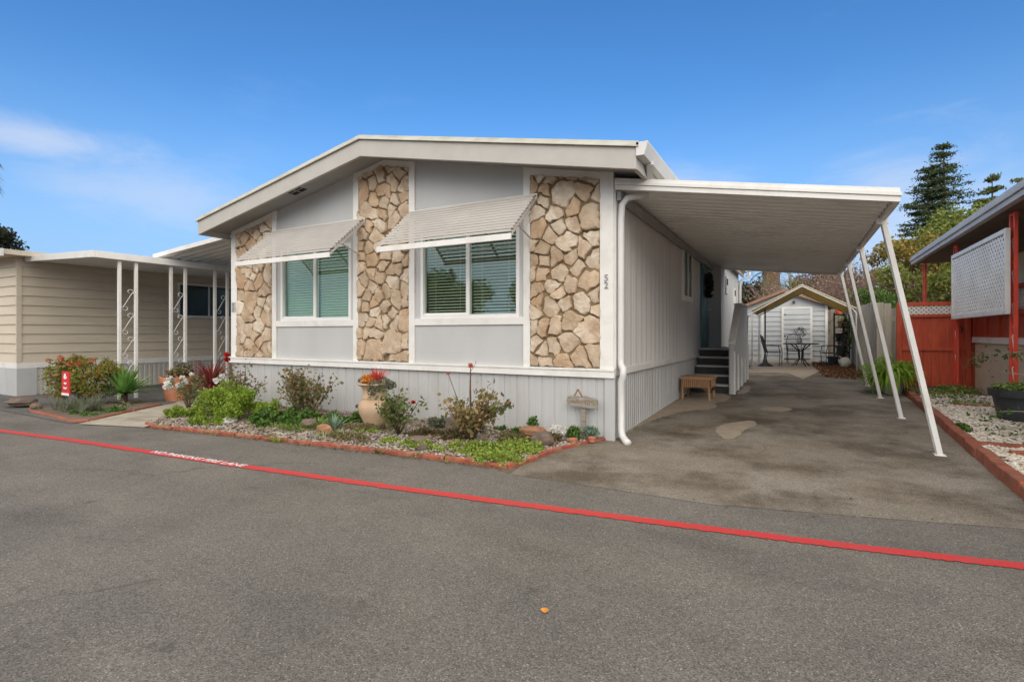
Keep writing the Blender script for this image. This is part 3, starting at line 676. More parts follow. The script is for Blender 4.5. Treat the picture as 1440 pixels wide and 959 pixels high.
# door, porch jog and rear wall
d=MB();d.box(XR-.02,XR+.04,12.62,13.62,.99,3.0);D_=d.build('door','teal',H,bevel=.005)
q=MB();
for z0,z1 in ((1.15,1.75),(1.9,2.85)):
    q.box(XR+.041,XR+.05,12.75,12.80,z0,z1);q.box(XR+.041,XR+.05,13.44,13.49,z0,z1);q.box(XR+.041,XR+.05,12.8,13.44,z0,z0+.05);q.box(XR+.041,XR+.05,12.8,13.44,z1-.05,z1)
sub(q,'door_panel','teal',D_)
q=MB();q.tube([(XR+.04,13.48,1.9),(XR+.10,13.48,1.9),(XR+.10,13.38,1.9)],.013,8);q.tube([(XR+.04,13.48,2.0),(XR+.06,13.48,2.0)],.02,8);sub(q,'door_handle','frame',D_)
mb=MB();mb.box(XR-.02,-1.72,13.95,14.0,.5,3.1);siding(mb,(-1.72,13.95),(-1.72,18.2),.3,3.25,[(0,0),(.01,-.008),(.02,-.008),(.03,0),(.6,0)]);mb.box(-1.84,-1.74,14.01,18.1,.3,3.2);mb.build('porch_wall','wall',H)
for (x,y,z) in ((-1.72,15.0,2.62),(-1.72,16.9,2.45)):
    mb=MB();mb.box(x+.0,x+.03,y-.2,y+.2,z-.25,z+.2);v=mb.build('wall_vent','frame',H);mb=MB();mb.box(x+.031,x+.036,y-.13,y-.02,z-.02,z+.15);mb.box(x+.031,x+.036,y+.02,y+.13,z-.02,z+.15);sub(mb,'vent_slot','dark',v)
for ch,z in (('5',1.985),('2',1.895)):
    me=textmesh(ch,.115,.006);me.materials.append(M['metalgrey']);o=bpy.data.objects.new('house_number',me);C.objects.link(o);o.parent=H;o.matrix_parent_inverse=Matrix.Translation(-H.location);o.location=(-2.075,YF-.038,z);o.rotation_euler=(R(90),0,0)
mb=MB();mb.box(-9.42,-9.31,YF-.04,YF-.031,1.72,1.90);o=mb.build('number_plate','skirt',H)
for ch,z in (('5',1.85),('2',1.77)):
    me=textmesh(ch,.09,.004);me.materials.append(M['metalgrey']);q=bpy.data.objects.new('digit',me);C.objects.link(q);q.parent=o;q.location=(-9.365,YF-.046,z);q.rotation_euler=(R(90),0,0)
# wreath on the door (hangs on it: its own thing)
wr=thing('door_wreath','round dark green wreath hanging on the teal door','wreath',(XR+.12,13.15,2.45))
blobs=[(XR+.12,13.15+.22*math.cos(t),2.45+.22*math.sin(t),.07,.09,.09) for t in np.linspace(0,6.28,14)]
foliage('greenery',blobs,700,.07,'l_darkt',wr);foliage('bow',[(XR+.17,13.15,2.28,.05,.08,.06)],50,.06,'f_white',wr)
# ---------------------------------------------------------------- carport
CP=thing('carport','white metal carport with corrugated ceiling and leaning posts on the right of the grey house','carport',(-.6,10,0))
CX0,CX1,CY0,CY1=-1.96,.81,6.2,14.6
def cb(x,y): # underside
    u=(x-CX0)/(CX1-CX0);v=(y-CY0)/(CY1-CY0)
    return (3.05*(1-u)+2.565*u)*(1-v)+(3.01*(1-u)+2.70*u)*v
mb=MB();y=CY0+.05;V=[];F=[];prof=[]
while y<CY1-.05: prof+= [(y,0),(y+.015,.018),(y+.12,.018),(y+.135,0),(y+.20,0)];y+=.21
xsn=[CX0,(CX0+CX1)/2,CX1-.03]
for i,(yy,dz) in enumerate(prof):
    V+=[(x,yy,cb(x,yy)+.03+dz) for x in xsn]
    if i:
        for k in range(2):F.append((3*i-3+k,3*i-2+k,3*i+1+k,3*i+k))
mb.add(V,F);mb.build('ceiling_panel','pan',CP)
mb=MB();mb.hexa([(CX0,CY0+.02,cb(CX0,CY0)+.09),(CX1,CY0+.02,cb(CX1,CY0)+.09),(CX1,CY1,cb(CX1,CY1)+.09),(CX0,CY1,cb(CX0,CY1)+.09)],[(CX0,CY0+.02,cb(CX0,CY0)+.11),(CX1,CY0+.02,cb(CX1,CY0)+.11),(CX1,CY1,cb(CX1,CY1)+.11),(CX0,CY1,cb(CX0,CY1)+.11)]);mb.build('roof_panel','roofm',CP)
mb=MB()
def fas(y0,y1,o0,o1,x0=CX0,x1=CX1):
    yy=(y0+y1)/2;mb.hexa([(x0,y0,cb(x0,yy)+o0),(x1,y0,cb(x1,yy)+o0),(x1,y1,cb(x1,yy)+o0),(x0,y1,cb(x0,yy)+o0)],[(x0,y0,cb(x0,yy)+o1),(x1,y0,cb(x1,yy)+o1),(x1,y1,cb(x1,yy)+o1),(x0,y1,cb(x0,yy)+o1)])
fas(CY0-.02,CY0+.03,0,.055,CX0+.0,CX1+.03);fas(CY0-.035,CY0+.03,.057,.095,CX0,CX1+.04);fas(CY0-.02,CY0+.03,.097,.135,CX0,CX1+.03)
fas(CY1,CY1+.04,-.01,.12)
mb.hexa([(CX1-.02,CY0+.03,cb(CX1,CY0)-.01),(CX1+.03,CY0+.03,cb(CX1,CY0)-.01),(CX1+.03,CY1+.04,cb(CX1,CY1)-.01),(CX1-.02,CY1+.04,cb(CX1,CY1)-.01)],[(CX1-.02,CY0+.03,cb(CX1,CY0)+.13),(CX1+.03,CY0+.03,cb(CX1,CY0)+.13),(CX1+.03,CY1+.04,cb(CX1,CY1)+.13),(CX1-.02,CY1+.04,cb(CX1,CY1)+.13)])
mb.build('fascia','white',CP,bevel=.003)
mb=MB();mb.hexa([(CX0,CY0+.05,2.93),(CX0+.05,CY0+.05,2.93),(CX0+.05,CY1,2.9),(CX0,CY1,2.9)],[(CX0,CY0+.05,3.04),(CX0+.05,CY0+.05,3.04),(CX0+.05,CY1,3.0),(CX0,CY1,3.0)]);mb.build('wall_ledger','soffit',CP)
for i,y in enumerate((7.09,9.5,11.8,13.87)):
    mb=MB();x0,x1=1.30,.80;zt=cb(CX1,y)+.0
    for dy in (-.045,.045):mb.bar((x0,y+dy,g(y)),(x1,y+dy,zt),.05,.028,(0,1,0))
    mb.bar((x0+.012,y,g(y)+.01),(x1+.012,y,zt-.01),.012,.10,(0,1,0))
    mb.bar((x0-.012,y,g(y)+.01),(x1-.012,y,zt-.01),.012,.07,(0,1,0))
    mb.box(x1-.06,x1+.05,y-.06,y+.06,zt-.07,zt)
    mb.box(x0-.05,x0+.05,y-.065,y+.065,g(y),g(y)+.012)
    mb.build('post','white',CP,bevel=.004)
# ---------------------------------------------------------------- left awning roof of the grey house
LP=thing('porch_roof','white porch roof with ribbed underside on the left side of the grey house','porch roof',(-10.9,8,0))
def lb(x,y): u=(x+9.45)/(-12.3+9.45);return 3.18-.23*u
mb=MB();V=[];F=[];prof=[];y=6.32
while y<11.8:prof+=[(y,0),(y+.015,.03),(y+.12,.03),(y+.135,0),(y+.2,0)];y+=.21
for i,(yy,dz) in enumerate(prof):
    V+=[(-9.45,yy,lb(-9.45,yy)+.02+dz),(-12.28,yy,lb(-12.28,yy)+.02+dz)]
    if i:F.append((2*i-2,2*i,2*i+1,2*i-1))
mb.add(V,F);mb.build('ceiling_panel','pan',LP)
mb=MB();mb.hexa([(-12.3,6.28,2.94),(-9.46,6.28,3.17),(-9.46,6.33,3.17),(-12.3,6.33,2.94)],[(-12.3,6.28,3.03),(-9.46,6.28,3.26),(-9.46,6.33,3.26),(-12.3,6.33,3.03)])
mb.box(-12.33,-12.28,6.331,11.9,2.93,3.03);mb.build('fascia','white',LP,bevel=.003)
mb=MB();mb.hexa([(-12.28,6.34,3.035),(-9.46,6.34,3.265),(-9.46,11.9,3.265),(-12.28,11.9,3.035)],[(-12.28,6.34,3.05),(-9.46,6.34,3.28),(-9.46,11.9,3.28),(-12.28,11.9,3.05)]);mb.build('roof_panel','roofm',LP)
mb=MB();mb.box(-12.32,-12.26,11.7,11.76,0,2.94);mb.build('post','white',LP)
# ---------------------------------------------------------------- steps
ST_=thing('porch_steps','five dark risers with pale treads leading up to the teal door','steps',(-1.6,12,g(11.3)))
zb=g(11.3);rh=(.99-zb)/5;sy=11.3;td=.25
r=MB();t=MB()
for k in range(5):
    z0=zb+k*rh;y=sy+k*td;r.box(-1.97,-1.24,y+.02,y+.05,z0,z0+rh-.035)
    t.box(-1.965,-1.235,y,(y+td+.03) if k<4 else 14.0,z0+rh-.032,z0+rh)
r.build('riser','rubber',ST_);t.build('tread','fascia',ST_,bevel=.006)
mb=MB();mb.box(-1.24,-1.16,11.25,11.30,zb,1.2)
mb.prism([(11.22,zb),(14.35,g(14.3)),(14.35,1.98),(12.75,1.98),(12.45,1.93),(11.22,1.08)],'x',-1.22,-1.15);mb.build('side_panel','wall',ST_)
mb=MB();mb.bar((-1.185,11.2,1.10),(-1.185,12.46,1.965),.13,.035);mb.bar((-1.185,12.44,1.96),(-1.185,14.4,2.0),.13,.035)
mb.build('handrail','white',ST_,bevel=.004)
for y,h in ((11.27,.85),(12.0,.75),(12.8,.65),(13.6,.55),(14.3,.9)):mb=MB();mb.box(-1.149,-1.12,y-.035,y+.035,g(y),g(y)+h);mb.build('stiffener','white',ST_)
# ---------------------------------------------------------------- ornamental posts
def scroll(mb,x,y0,z0,w,h):
    """an S scroll with spiral ends between two bars (in the YZ plane)"""
    def spiral(cy,cz,r,a0,turn):
        return [(x,cy+math.cos(a0+turn*t)*r*(1-.75*t),cz+math.sin(a0+turn*t)*r*(1-.75*t)) for t in np.linspace(0,1,9)]
    mb.bar((x,y0+.15*w,z0+.12*h),(x,y0+.85*w,z0+.88*h),.008,.012)
    mb.tube(spiral(y0+.35*w,z0+.10*h,.3*w,2.6,5.2),.0055,5);mb.tube(spiral(y0+.65*w,z0+.90*h,.3*w,-.5,5.2),.0055,5)
def ornpost(name,label,x,y,z1,m,ms,group,w=.30,bw=.055,leaf=True,z0=0.0):
    t=thing(name,label,'post',(x,y,z0),group)
    b=MB()
    for s in (-1,1): b.box(x-bw/2,x+bw/2,y+s*w/2-bw/2,y+s*w/2+bw/2,z0,z1)
    b.box(x-bw/2+.005,x+bw/2-.005,y-w/2+bw/2,y+w/2-bw/2,z1-.05,z1-.01);b.build('upright',m,t,bevel=.004)
    s=MB();n=int((z1-.5)/.48);wi=w-bw
    for k in range(n):scroll(s,x,y-wi/2,z0+.35+k*.48,wi,.40)
    s.build('scrollwork',ms,t);return t
for i,(y,l) in enumerate(((5.60,'nearest white scrollwork post, behind the spiky green agave'),(6.58,'middle white scrollwork post, behind the terracotta pot'),(7.55,'farthest white scrollwork post, beside the neighbour window and behind the red spiky plant'))):
    ornpost('porch_post',l,-11.88,y,2.80,'white','white','white scrollwork posts of the beige house')
# ---------------------------------------------------------------- beige neighbour, left
NB=thing('mobile_home','beige lap sided mobile home on the left with white carport edge','house',(-18,9,0))
XN=-14.4;YN=4.73
def laps(mb,p0,p1,z0,z1,n):
    p0=Vector(p0);p1=Vector(p1);d=(p1-p0).normalized();nr=Vector((d.y,-d.x))
    for k in range(n):
        a=z0+(z1-z0)*k/n;b=z0+(z1-z0)*(k+1)/n;o=nr*.028;i=nr*.004
        V=[(*(p0+o),a),(*(p1+o),a),(*(p1+i),b+.004),(*(p0+i),b+.004),(*p0,a),(*p1,a)]
        mb.add(V,[(0,1,2,3),(4,5,1,0)])
mb=MB();laps(mb,(XN,YN),(XN,17),.70,2.93,11);laps(mb,(XN-6.5,YN),(XN,YN),.70,2.93,11);mb.box(XN-6.5,XN-.005,YN+.005,17,.02,2.93);mb.build('wall','beige',NB)
mb=MB();mb.box(XN-.01,XN+.035,YN-.035,YN+.05,.70,2.93);mb.build('corner_trim','beige',NB)
mb=MB();mb.box(XN-6.5,XN+.03,YN-.03,YN-.001,.58,.70);mb.box(XN,XN+.03,YN,17,.58,.70);mb.build('base_band','white',NB)
mb=MB();mb.box(XN-6.5,XN+.03,YN-.03,YN-.002,0,.579);mb.box(XN,XN+.033,YN-.002,YN+.3,0,.579);siding(mb,(XN+.01,YN+.3),(XN+.01,17),0,.6,[(0,0),(.01,-.03),(.04,-.03),(.05,0),(.11,0),(.12,-.03),(.15,-.03),(.16,0),(.22,0)]);mb.build('skirting','skirt',NB)
mb=MB()
for y0,y1,z0,z1 in ((7.95,8.0,1.75,2.66),(9.55,9.6,1.75,2.66),(8.0,9.55,2.61,2.66),(8.0,9.55,1.75,1.80),(8.76,8.80,1.8,2.61)):mb.box(XN+.0,XN+.05,y0,y1,z0,z1)
wn=mb.build('window','frame',NB);q=MB();q.box(XN+.03,XN+.034,8.0,9.55,1.8,2.61);sub(q,'pane','glassd',wn);q=MB();q.box(XN+.028,XN+.0295,8.0,9.55,1.8,2.61);sub(q,'window_recess','dark',wn)
mb=MB();mb.hexa([(XN-7,YN-.35,3.0),(XN+.35,YN-.35,2.92),(XN+.35,17,2.92),(XN-7,17,3.0)],[(XN-7,YN-.35,3.22),(XN+.35,YN-.35,3.02),(XN+.35,17,3.02),(XN-7,17,3.22)]);mb.build('roof','nroof',NB)
mb=MB();mb.box(XN-7,XN+.4,YN-.40,YN-.351,2.87,3.02);mb.build('gutter','white',NB)
# its side carport roof
SR=thing('carport','low flat white carport roof over the paving beside the beige home','carport',(-13,9,0))
mb=MB();mb.hexa([(XN+.05,YN+.15,2.86),(-11.84,YN+.3,2.80),(-11.84,16,2.80),(XN+.05,16,2.86)],[(XN+.05,YN+.15,2.92),(-11.84,YN+.3,2.88),(-11.84,16,2.88),(XN+.05,16,2.92)]);mb.build('roof_panel','pan',SR)
mb=MB();mb.hexa([(XN+.05,YN+.09,2.83),(-11.82,YN+.24,2.77),(-11.82,YN+.299,2.77),(XN+.05,YN+.149,2.83)],[(XN+.05,YN+.09,2.95),(-11.82,YN+.24,2.90),(-11.82,YN+.299,2.90),(XN+.05,YN+.149,2.95)]);mb.box(-11.838,-11.79,YN+.3,16,2.77,2.90);mb.build('fascia','white',SR,bevel=.003)
# ---------------------------------------------------------------- right neighbour
RN=thing('mobile_home','tan neighbour home at the right edge with grey roof edge and red porch rail','house',(6,12,0))
XR0=2.66
mb=MB();mb.box(XR0,9,3.0,17.1,3.13,3.2);mb.build('porch_soffit','brsoffit',RN)
mb=MB();mb.box(XR0-.10,XR0-.003,2.9,17.2,3.12,3.20);mb.box(XR0-.13,XR0-.003,2.9,17.2,3.202,3.27);mb.box(XR0-.10,XR0-.003,2.9,17.2,3.272,3.33);mb.build('gutter','gutterbr',RN,bevel=.006)
mb=MB();mb.hexa([(XR0,3,3.201),(6.5,3,3.6),(6.5,17.15,3.6),(XR0,17.15,3.201)],[(XR0,3,3.33),(6.5,3,3.9),(6.5,17.15,3.9),(XR0,17.15,3.33)]);mb.build('roof','roofm',RN)
mb=MB();mb.box(4.3,9,5,16.5,0,3.12);mb.build('wall','tan',RN)
mb=MB();mb.box(3.12,3.2,8,13.9,g(10),1.13);mb.box(3.2,4.3,13.82,13.9,g(10),1.13);mb.build('porch_skirting','tan',RN)
mb=MB();mb.box(3.08,3.22,8,13.95,1.13,1.24);mb.build('porch_ledge','white',RN,bevel=.004)
mb=MB();mb.box(3.1,3.18,8,13.9,1.62,1.70);mb.box(3.11,3.17,8,13.9,1.24,1.27);mb.box(3.1,3.18,8,13.9,2.05,2.12)
y=8.0
while y<13.95:mb.box(3.095,3.185,y-.04,y+.04,1.242,2.12);y+=.735
mb.box(3.14,3.16,8,13.85,1.27,1.62);mb.build('porch_rail','red',RN)
def lattice(mb,org,U,Vv,du,dv,sp,wd,th):
    org=Vector(org);U=Vector(U);Vv=Vector(Vv);Nn=U.cross(Vv).normalized()
    for sgn,off in ((1,0),(-1,th*.9)):
        c=-dv if sgn==1 else 0; end=du if sgn==1 else du+dv
        while c<end:
            # line u = c + t*sgn , v = t
            if sgn==1:t0=max(0,-c);t1=min(dv,du-c)
            else:t0=max(0,c-du);t1=min(dv,c)
            if t1-t0>.02:
                p=org+U*(c+sgn*t0)+Vv*t0+Nn*off;q=org+U*(c+sgn*t1)+Vv*t1+Nn*off;mb.bar(p,q,th,wd,tuple(Nn.cross((q-p).normalized())))
            c+=sp
mb=MB();lattice(mb,(3.14,8,1.70),(0,1,0),(0,0,1),5.85,.35,.13,.05,.006);mb.build('porch_lattice','white',RN)
for y,l,nm in ((16.9,'farthest red post of the tan neighbour porch, rising behind the fence',0),(13.8,'middle red post with white scrolls, in front of the red gate',1),(10.5,'nearest red post pair with white scrolls, at the right end of the hanging lattice screen',2),(7.3,'red porch post outside',3)):
    if nm==3:continue
    ornpost('porch_post',l,2.80,y,3.12,'redpost','frame','red posts of the tan neighbour porch',w=.19,bw=.045,z0=g(y)-.02)
LS=thing('lattice_screen','white diagonal lattice screen hung between two red posts','screen',(2.7,12,1.6))
mb=MB();a,b,z0,z1=10.40,13.60,1.60,2.88
mb.box(2.68,2.74,a,a+.07,z0,z1);mb.box(2.68,2.74,b-.07,b,z0,z1);mb.box(2.68,2.74,a+.07,b-.07,z0,z0+.07);mb.box(2.68,2.74,a+.07,b-.07,z1-.07,z1);mb.build('frame','white',LS,bevel=.003)
mb=MB();lattice(mb,(2.705,a+.07,z0+.07),(0,1,0),(0,0,1),b-a-.14,z1-z0-.14,.125,.048,.006);mb.build('lattice','white',LS)
# red gate/fence
RF=thing('red_fence','red stained board gate with white lattice strip along the top','gate',(2.6,14.05,g(14)))
z0=g(14);mb=MB();x=1.88
while x<3.35:
    mb.box(x,x+.135,14.05,14.07,z0+.03,1.70);x+=.14
mb.build('boards','red',RF,bevel=.003)
mb=MB();mb.box(1.84,1.93,14.0,14.09,z0,1.98);mb.box(1.93,2.80,14.01,14.049,1.66,1.72);mb.box(1.93,2.80,14.01,14.049,1.90,1.98);mb.box(1.93,3.35,14.02,14.049,.95,1.02);mb.box(3.0,3.08,13.99,14.045,z0,2.0);mb.build('rails','red',RF,bevel=.004)
mb=MB();lattice(mb,(1.93,14.03,1.72),(1,0,0),(0,0,1),.87,.18,.085,.032,.005);mb.build('lattice','white',RF)
mb=MB();mb.tube([(2.93,14.04,1.35),(2.93,13.98,1.35),(2.93,13.97,1.45),(2.93,14.04,1.47)],.012,6);mb.build('gate_handle','black',RF)
# grey fences
def boards(nm,label,p0,p1,h,m,bw=.14,grp=None):
    t=thing(nm,label,'fence',(*p0,g(p0[1])),grp);p0=Vector(p0);p1=Vector(p1);d=(p1-p0);n=int(d.length/bw);d.normalize();nr=Vector((d.y,-d.x));mb=MB()
    for k in range(n):
        a=p0+d*(k*bw);b=p0+d*(k*bw+bw-.008);o=nr*random.uniform(.0,.012);hh=h+random.uniform(-.02,.02);z=g(a.y)
        c=[a+o,b+o,b+o-nr*.02,a+o-nr*.02];mb.hexa([(q.x,q.y,z) for q in c],[(q.x,q.y,z+hh) for q in c])
    mb.build('boards',m,t)
    mb=MB()
    for zz in (.4,h-.35):mb.bar((p0.x-nr.x*.045,p0.y-nr.y*.045,g(p0.y)+zz),(p1.x-nr.x*.045,p1.y-nr.y*.045,g(p1.y)+zz),.04,.09)
    mb.build('rails',m,t);return t
boards('board_fence','tall weathered grey board fence running back along the driveway',(1.52,21.5),(1.52,14.6),1.85,'fencel')
boards('board_fence','short pale board fence panel between the driveway and the red gate',(1.50,14.25),(1.86,14.25),1.82,'fencel')
boards('board_fence','grey board fence behind the storage shed',(-3,24.6),(1.6,24.6),1.9,'fence')
boards('board_fence','weathered fence behind the red gate',(1.9,17.6),(8,17.6),1.75,'fence')
# ---------------------------------------------------------------- shed
SH=thing('storage_shed','pale grey storage shed with brown shingle gable roof behind the patio table','shed',(-.5,23,g(22)))
zs=g(22);a,b=-1.85,.87;ap=-.49
mb=MB();laps(mb,(a,22),(b,22),zs,2.32,11);mb.prism([(a,2.32),(b,2.32),(ap,2.86)],'y',22,22.05);mb.box(a,b,22.03,24.2,zs,2.32);mb.prism([(a,2.32),(b,2.32),(ap,2.86)],'y',24.1,24.2);mb.build('wall','shed',SH)
mb=MB()
for x in (a,-1.28,b-.08):mb.box(x,x+.08,21.95,21.965,zs,2.35)
mb.build('trim','white',SH)
mb=MB();mb.box(-.52,.32,21.93,21.96,zs+.06,2.22);laps(mb,(-.52,21.93),(.32,21.93),zs+.08,2.2,10);D2=mb.build('door','shed',SH);mb=MB()
for x0,x1,z0,z1 in ((-.60,-.52,zs,2.3),(.32,.40,zs,2.3),(-.52,.32,2.222,2.3)):mb.box(x0,x1,21.92,21.965,z0,z1)
sub(mb,'door_frame','white',D2);mb=MB();mb.box(-.51,-.46,21.905,21.929,1.2,1.26);mb.box(-.51,-.46,21.905,21.929,2.0,2.06);sub(mb,'door_hinge','black',D2)
mb=MB()
for s in (-1,1):
    e=a-.18 if s<0 else b+.18;ze=2.32-.18*.4
    mb.hexa([(ap,21.75,2.86),(e,21.75,ze),(e,24.3,ze),(ap,24.3,2.86)] if s>0 else [(e,21.75,ze),(ap,21.75,2.86),(ap,24.3,2.86),(e,24.3,ze)],[(ap,21.75,2.97),(e,21.75,ze+.11),(e,24.3,ze+.11),(ap,24.3,2.97)] if s>0 else [(e,21.75,ze+.11),(ap,21.75,2.97),(ap,24.3,2.97),(e,24.3,ze+.11)])
mb.build('roof','shingle',SH)
mb=MB();mb.tube([(-.2,21.99,2.5),(-.2,21.9,2.5),(-.2,21.88,2.42)],.04,8);mb.build('wall_lamp','black',SH)
# ---------------------------------------------------------------- canopy
CN=thing('patio_canopy','peaked tan fabric canopy on thin white poles over the patio','canopy',(0,18.8,g(18)))
cx0,cx1,cm=-1.28,1.38,.10;ca,cbk=17.3,20.3;ze,za=2.0,2.72
V=[];F=[];nn_=10
for j in range(nn_+1):
    y=ca+(cbk-ca)*j/nn_
    for k in range(9):
        u=k/8;x=cx0+(cx1-cx0)*u;z=ze+(za-ze)*(1-abs(u-.5)*2)-.03*math.sin(abs(u-.5)*2*3.14)-.02*math.sin(j/nn_*3.14*2)**2
        V.append((x,y,z))
for j in range(nn_):
    for k in range(8):F.append((j*9+k,j*9+k+1,(j+1)*9+k+1,(j+1)*9+k))
mb=MB();mb.add(V,F);o=mb.build('canopy_fabric','canvas',CN,smooth=True);sm=o.modifiers.new('solid','SOLIDIFY');sm.thickness=.012
mb=MB()
for y in (ca,cbk):
    mb.tube([(cx0+.02,y,g(y)),(cx0+.02,y,ze-.06),(cm-.05,y,za-.04),(cx1-.1,y,ze-.0),(cx1-.02,y,ze-.12),(cx1,y,g(y))],.022,8)
for x,z in ((cx0+.02,ze-.05),(cm-.05,za-.05),(cx1-.04,ze-.06)):mb.tube([(x,ca,z),(x,cbk,z)],.018,6)
mb.build('pole_frame','white',CN,smooth=True)
# edge trim of canopy (pale rim)
mb=MB();mb.tube([(cx0,ca-.015,ze+.0),(.05,ca-.015,za+.0),(cx1,ca-.015,ze+.0)],.022,8);mb.build('front_hem','urn2',CN)
# ---------------------------------------------------------------- patio set
def circ(cx,cy,z,rx,ry,n=24):return [(cx+rx*math.cos(t),cy+ry*math.sin(t),z) for t in np.linspace(0,2*math.pi,n+1)]
tx,ty=.02,19.2;gz=g(19.2)
PT=thing('patio_table','round dark metal patio table under the tan canopy','table',(tx,ty,gz))
mb=MB();mb.lathe([(.50,.70),(.51,.715),(.5,.73),(.001,.73)],(tx,ty,gz));mb.build('table_top','black',PT)
mb=MB()
for k in range(4):
    t=k*math.pi/2+.5;c,s=math.cos(t),math.sin(t);mb.tube([(tx+c*.3,ty+s*.3,gz+.69),(tx+c*.08,ty+s*.08,gz+.5),(tx+c*.06,ty+s*.06,gz+.25),(tx+c*.28,ty+s*.28,gz+.012)],.018,6)
mb.build('pedestal','black',PT)
def chair():
    t=thing('patio_chair','','chair',(0,0,0),'dark metal patio chairs around the table')
    s=MB()
    for k in range(7):x=-.21+k*.07;s.tube([(x,-.22,.44),(x,.22,.43)],.006,4)
    for k in range(7):y=-.21+k*.07;s.tube([(-.22,y,.437),(.22,y,.437)],.006,4)
    s.tube(circ(0,0,.44,.25,.25,16),.012,6);s.build('seat','black',t,local=True)
    b=MB();b.tube([(-.22,.22,.43),(-.24,.30,.75),(-.18,.36,.95),(0,.38,1.0),(.18,.36,.95),(.24,.30,.75),(.22,.22,.43)],.013,6)
    for k in range(7):x=-.18+k*.06;b.tube([(x,.23,.45),(x,.30,.72),(x,.36,.96)],.005,4)
    for k in range(6):z=.5+k*.08;b.tube([(-.23,.23+(z-.45)*.26,z),(.23,.23+(z-.45)*.26,z)],.005,4)
    b.build('backrest','black',t,local=True)
    for sx_ in (-1,1):
        l=MB();l.tube([(sx_*.22,-.2,0),(sx_*.23,-.22,.44),(sx_*.25,-.18,.66),(sx_*.25,.1,.67),(sx_*.24,.28,.66)],.012,6);l.build('front_leg','black',t,local=True)
        l=MB();l.tube([(sx_*.22,.28,0),(sx_*.22,.22,.43)],.012,6);l.build('rear_leg','black',t,local=True)
    return t
ch=chair()
spots=[(-.75,19.0,1.45,'left dark metal patio chair, in front of the shed wall'),(.85,19.1,-1.3,'right dark metal patio chair, beside the piled garden things'),(-.15,20.1,.1,'dark metal patio chair on the far side of the patio table')]
for i,(x,y,rz,l) in enumerate(spots):
    c=ch if i==0 else duptree(ch);c.location=(x,y,g(y));c.rotation_euler=(0,0,rz);c['label']=l
V_=thing('flower_vase','small vase of lilac dried flowers on the patio table','vase',(tx-.05,ty,gz+.73));mb=MB();mb.lathe([(.05,0),(.07,.06),(.05,.14),(.06,.18)],(tx-.05,ty,gz+.73),16);mb.build('vase','paleplastic',V_,smooth=True);foliage('flowers',[(tx-.05,ty,gz+1.08,.2,.2,.18)],260,.045,'f_lilac',V_)
UB=thing('umbrella_stand','black umbrella pole in a flared base, left of the patio chairs','umbrella stand',(-.98,18.7,g(18.7)));mb=MB();mb.lathe([(.24,0),(.22,.04),(.08,.12),(.04,.28)],(-.98,18.7,g(18.7)),20);mb.build('base','black',UB,smooth=True);mb=MB();mb.tube([(-.98,18.7,g(18.7)+.2),(-.98,18.7,2.1)],.022,8);mb.build('pole','black',UB)
UB=thing('metal_stand','thin dark plant hook stand next to the porch steps','stand',(-1.55,18.4,g(18)));mb=MB();z=g(18.4);mb.tube([(-1.5,18.4,z),(-1.46,18.4,1.9)],.014,6);mb.tube([(-1.62,18.4,1.88),(-1.3,18.4,1.9)],.012,6);mb.build('hook_bar','black',UB);mb=MB();mb.lathe([(.16,0),(.14,.03),(.02,.06)],(-1.5,18.4,z),16);mb.build('base','black',UB)
# garden clutter by the fence
zz=g(20.5)
CS=thing('shelf_rack','dark metal shelf rack crowded with pots right of the shed','shelf',(1.2,20.6,zz));mb=MB()
for x in (1.0,1.42):
    for y in (20.4,20.8):mb.box(x-.015,x+.015,y-.015,y+.015,zz,zz+1.7)
for z in (.3,.75,1.2,1.62):mb.box(.98,1.44,20.38,20.82,zz+z,zz+z+.03)
mb.build('rack','black',CS)
def pot(nm,label,x,y,z,r,h,m,cat='pot',grp=None):
    t=MB();t.lathe([(r*.72,0),(r*.95,h*.82),(r*1.05,h*.82),(r*1.06,h),(r*.92,h),(r*.9,h*.9),(.001,h*.9)],(x,y,z),20);o=t.build(nm,m,None,smooth=False);return tag(o,label,cat,grp)
pot('bucket','orange bucket on top of the shelf rack','',0,0,0,.1,.1,'orange') if False else pot('bucket','orange bucket on top of the shelf rack',1.13,20.6,zz+1.65,.13,.28,'orange','bucket')
pot('plant_pot','tan pot on the upper shelf of the rack',1.2,20.6,zz+1.23,.12,.2,'urn')
pot('plant_pot','dark pot on the middle shelf of the rack',1.15,20.6,zz+.78,.14,.24,'pot')
pot('plant_pot','olive grey pot on the lowest shelf of the rack',1.2,20.6,zz+.33,.14,.26,'rock')
pot('black_tub','square looking black tub on the ground in front of the rack',.92,19.7,g(19.7),.16,.3,'pot','tub')
mb=MB();mb.lathe([(.001,0),(.09,.02),(.15,.09),(.165,.165),(.15,.24),(.09,.31),(.001,.33)],(1.2,18.9,g(18.9)),20);tag(mb.build('garden_ball','rockw',None,smooth=True),'pale round ball on the ground by the grey fence','ball')
o=foliage('potted_shrub',[(1.22,20.2,zz+.6,.18,.18,.5),(1.3,20.0,zz+1.2,.12,.15,.4)],500,.08,'l_darkt');tag(o,'dark climbing shrub against the grey fence','shrub')
o=foliage('climbing_plant',[(1.38,19.6,1.35,.06,.2,.5)],260,.07,'l_green');tag(o,'fresh green climber on the grey fence','plant')
P=np.stack([rng.uniform(.35,1.5,2200),rng.uniform(15.2,20.6,2200),np.zeros(2200)],1)
P=P[(P[:,0]>.25+(20.6-P[:,1])*.06)];P[:,2]=[g(y)+.02+rng.random()*.03 for y in P[:,1]]
V=leafverts(P,.06,.6,0);tag(npmesh('fallen_leaves',V,len(P),'l_litter'),kind='stuff')
P=np.array([(*gp(random.uniform(905,1440),random.uniform(560,740)),0) for _ in range(60)]);P=P[P[:,0]<1.5];P[:,2]=[g(y)+.014 for y in P[:,1]]
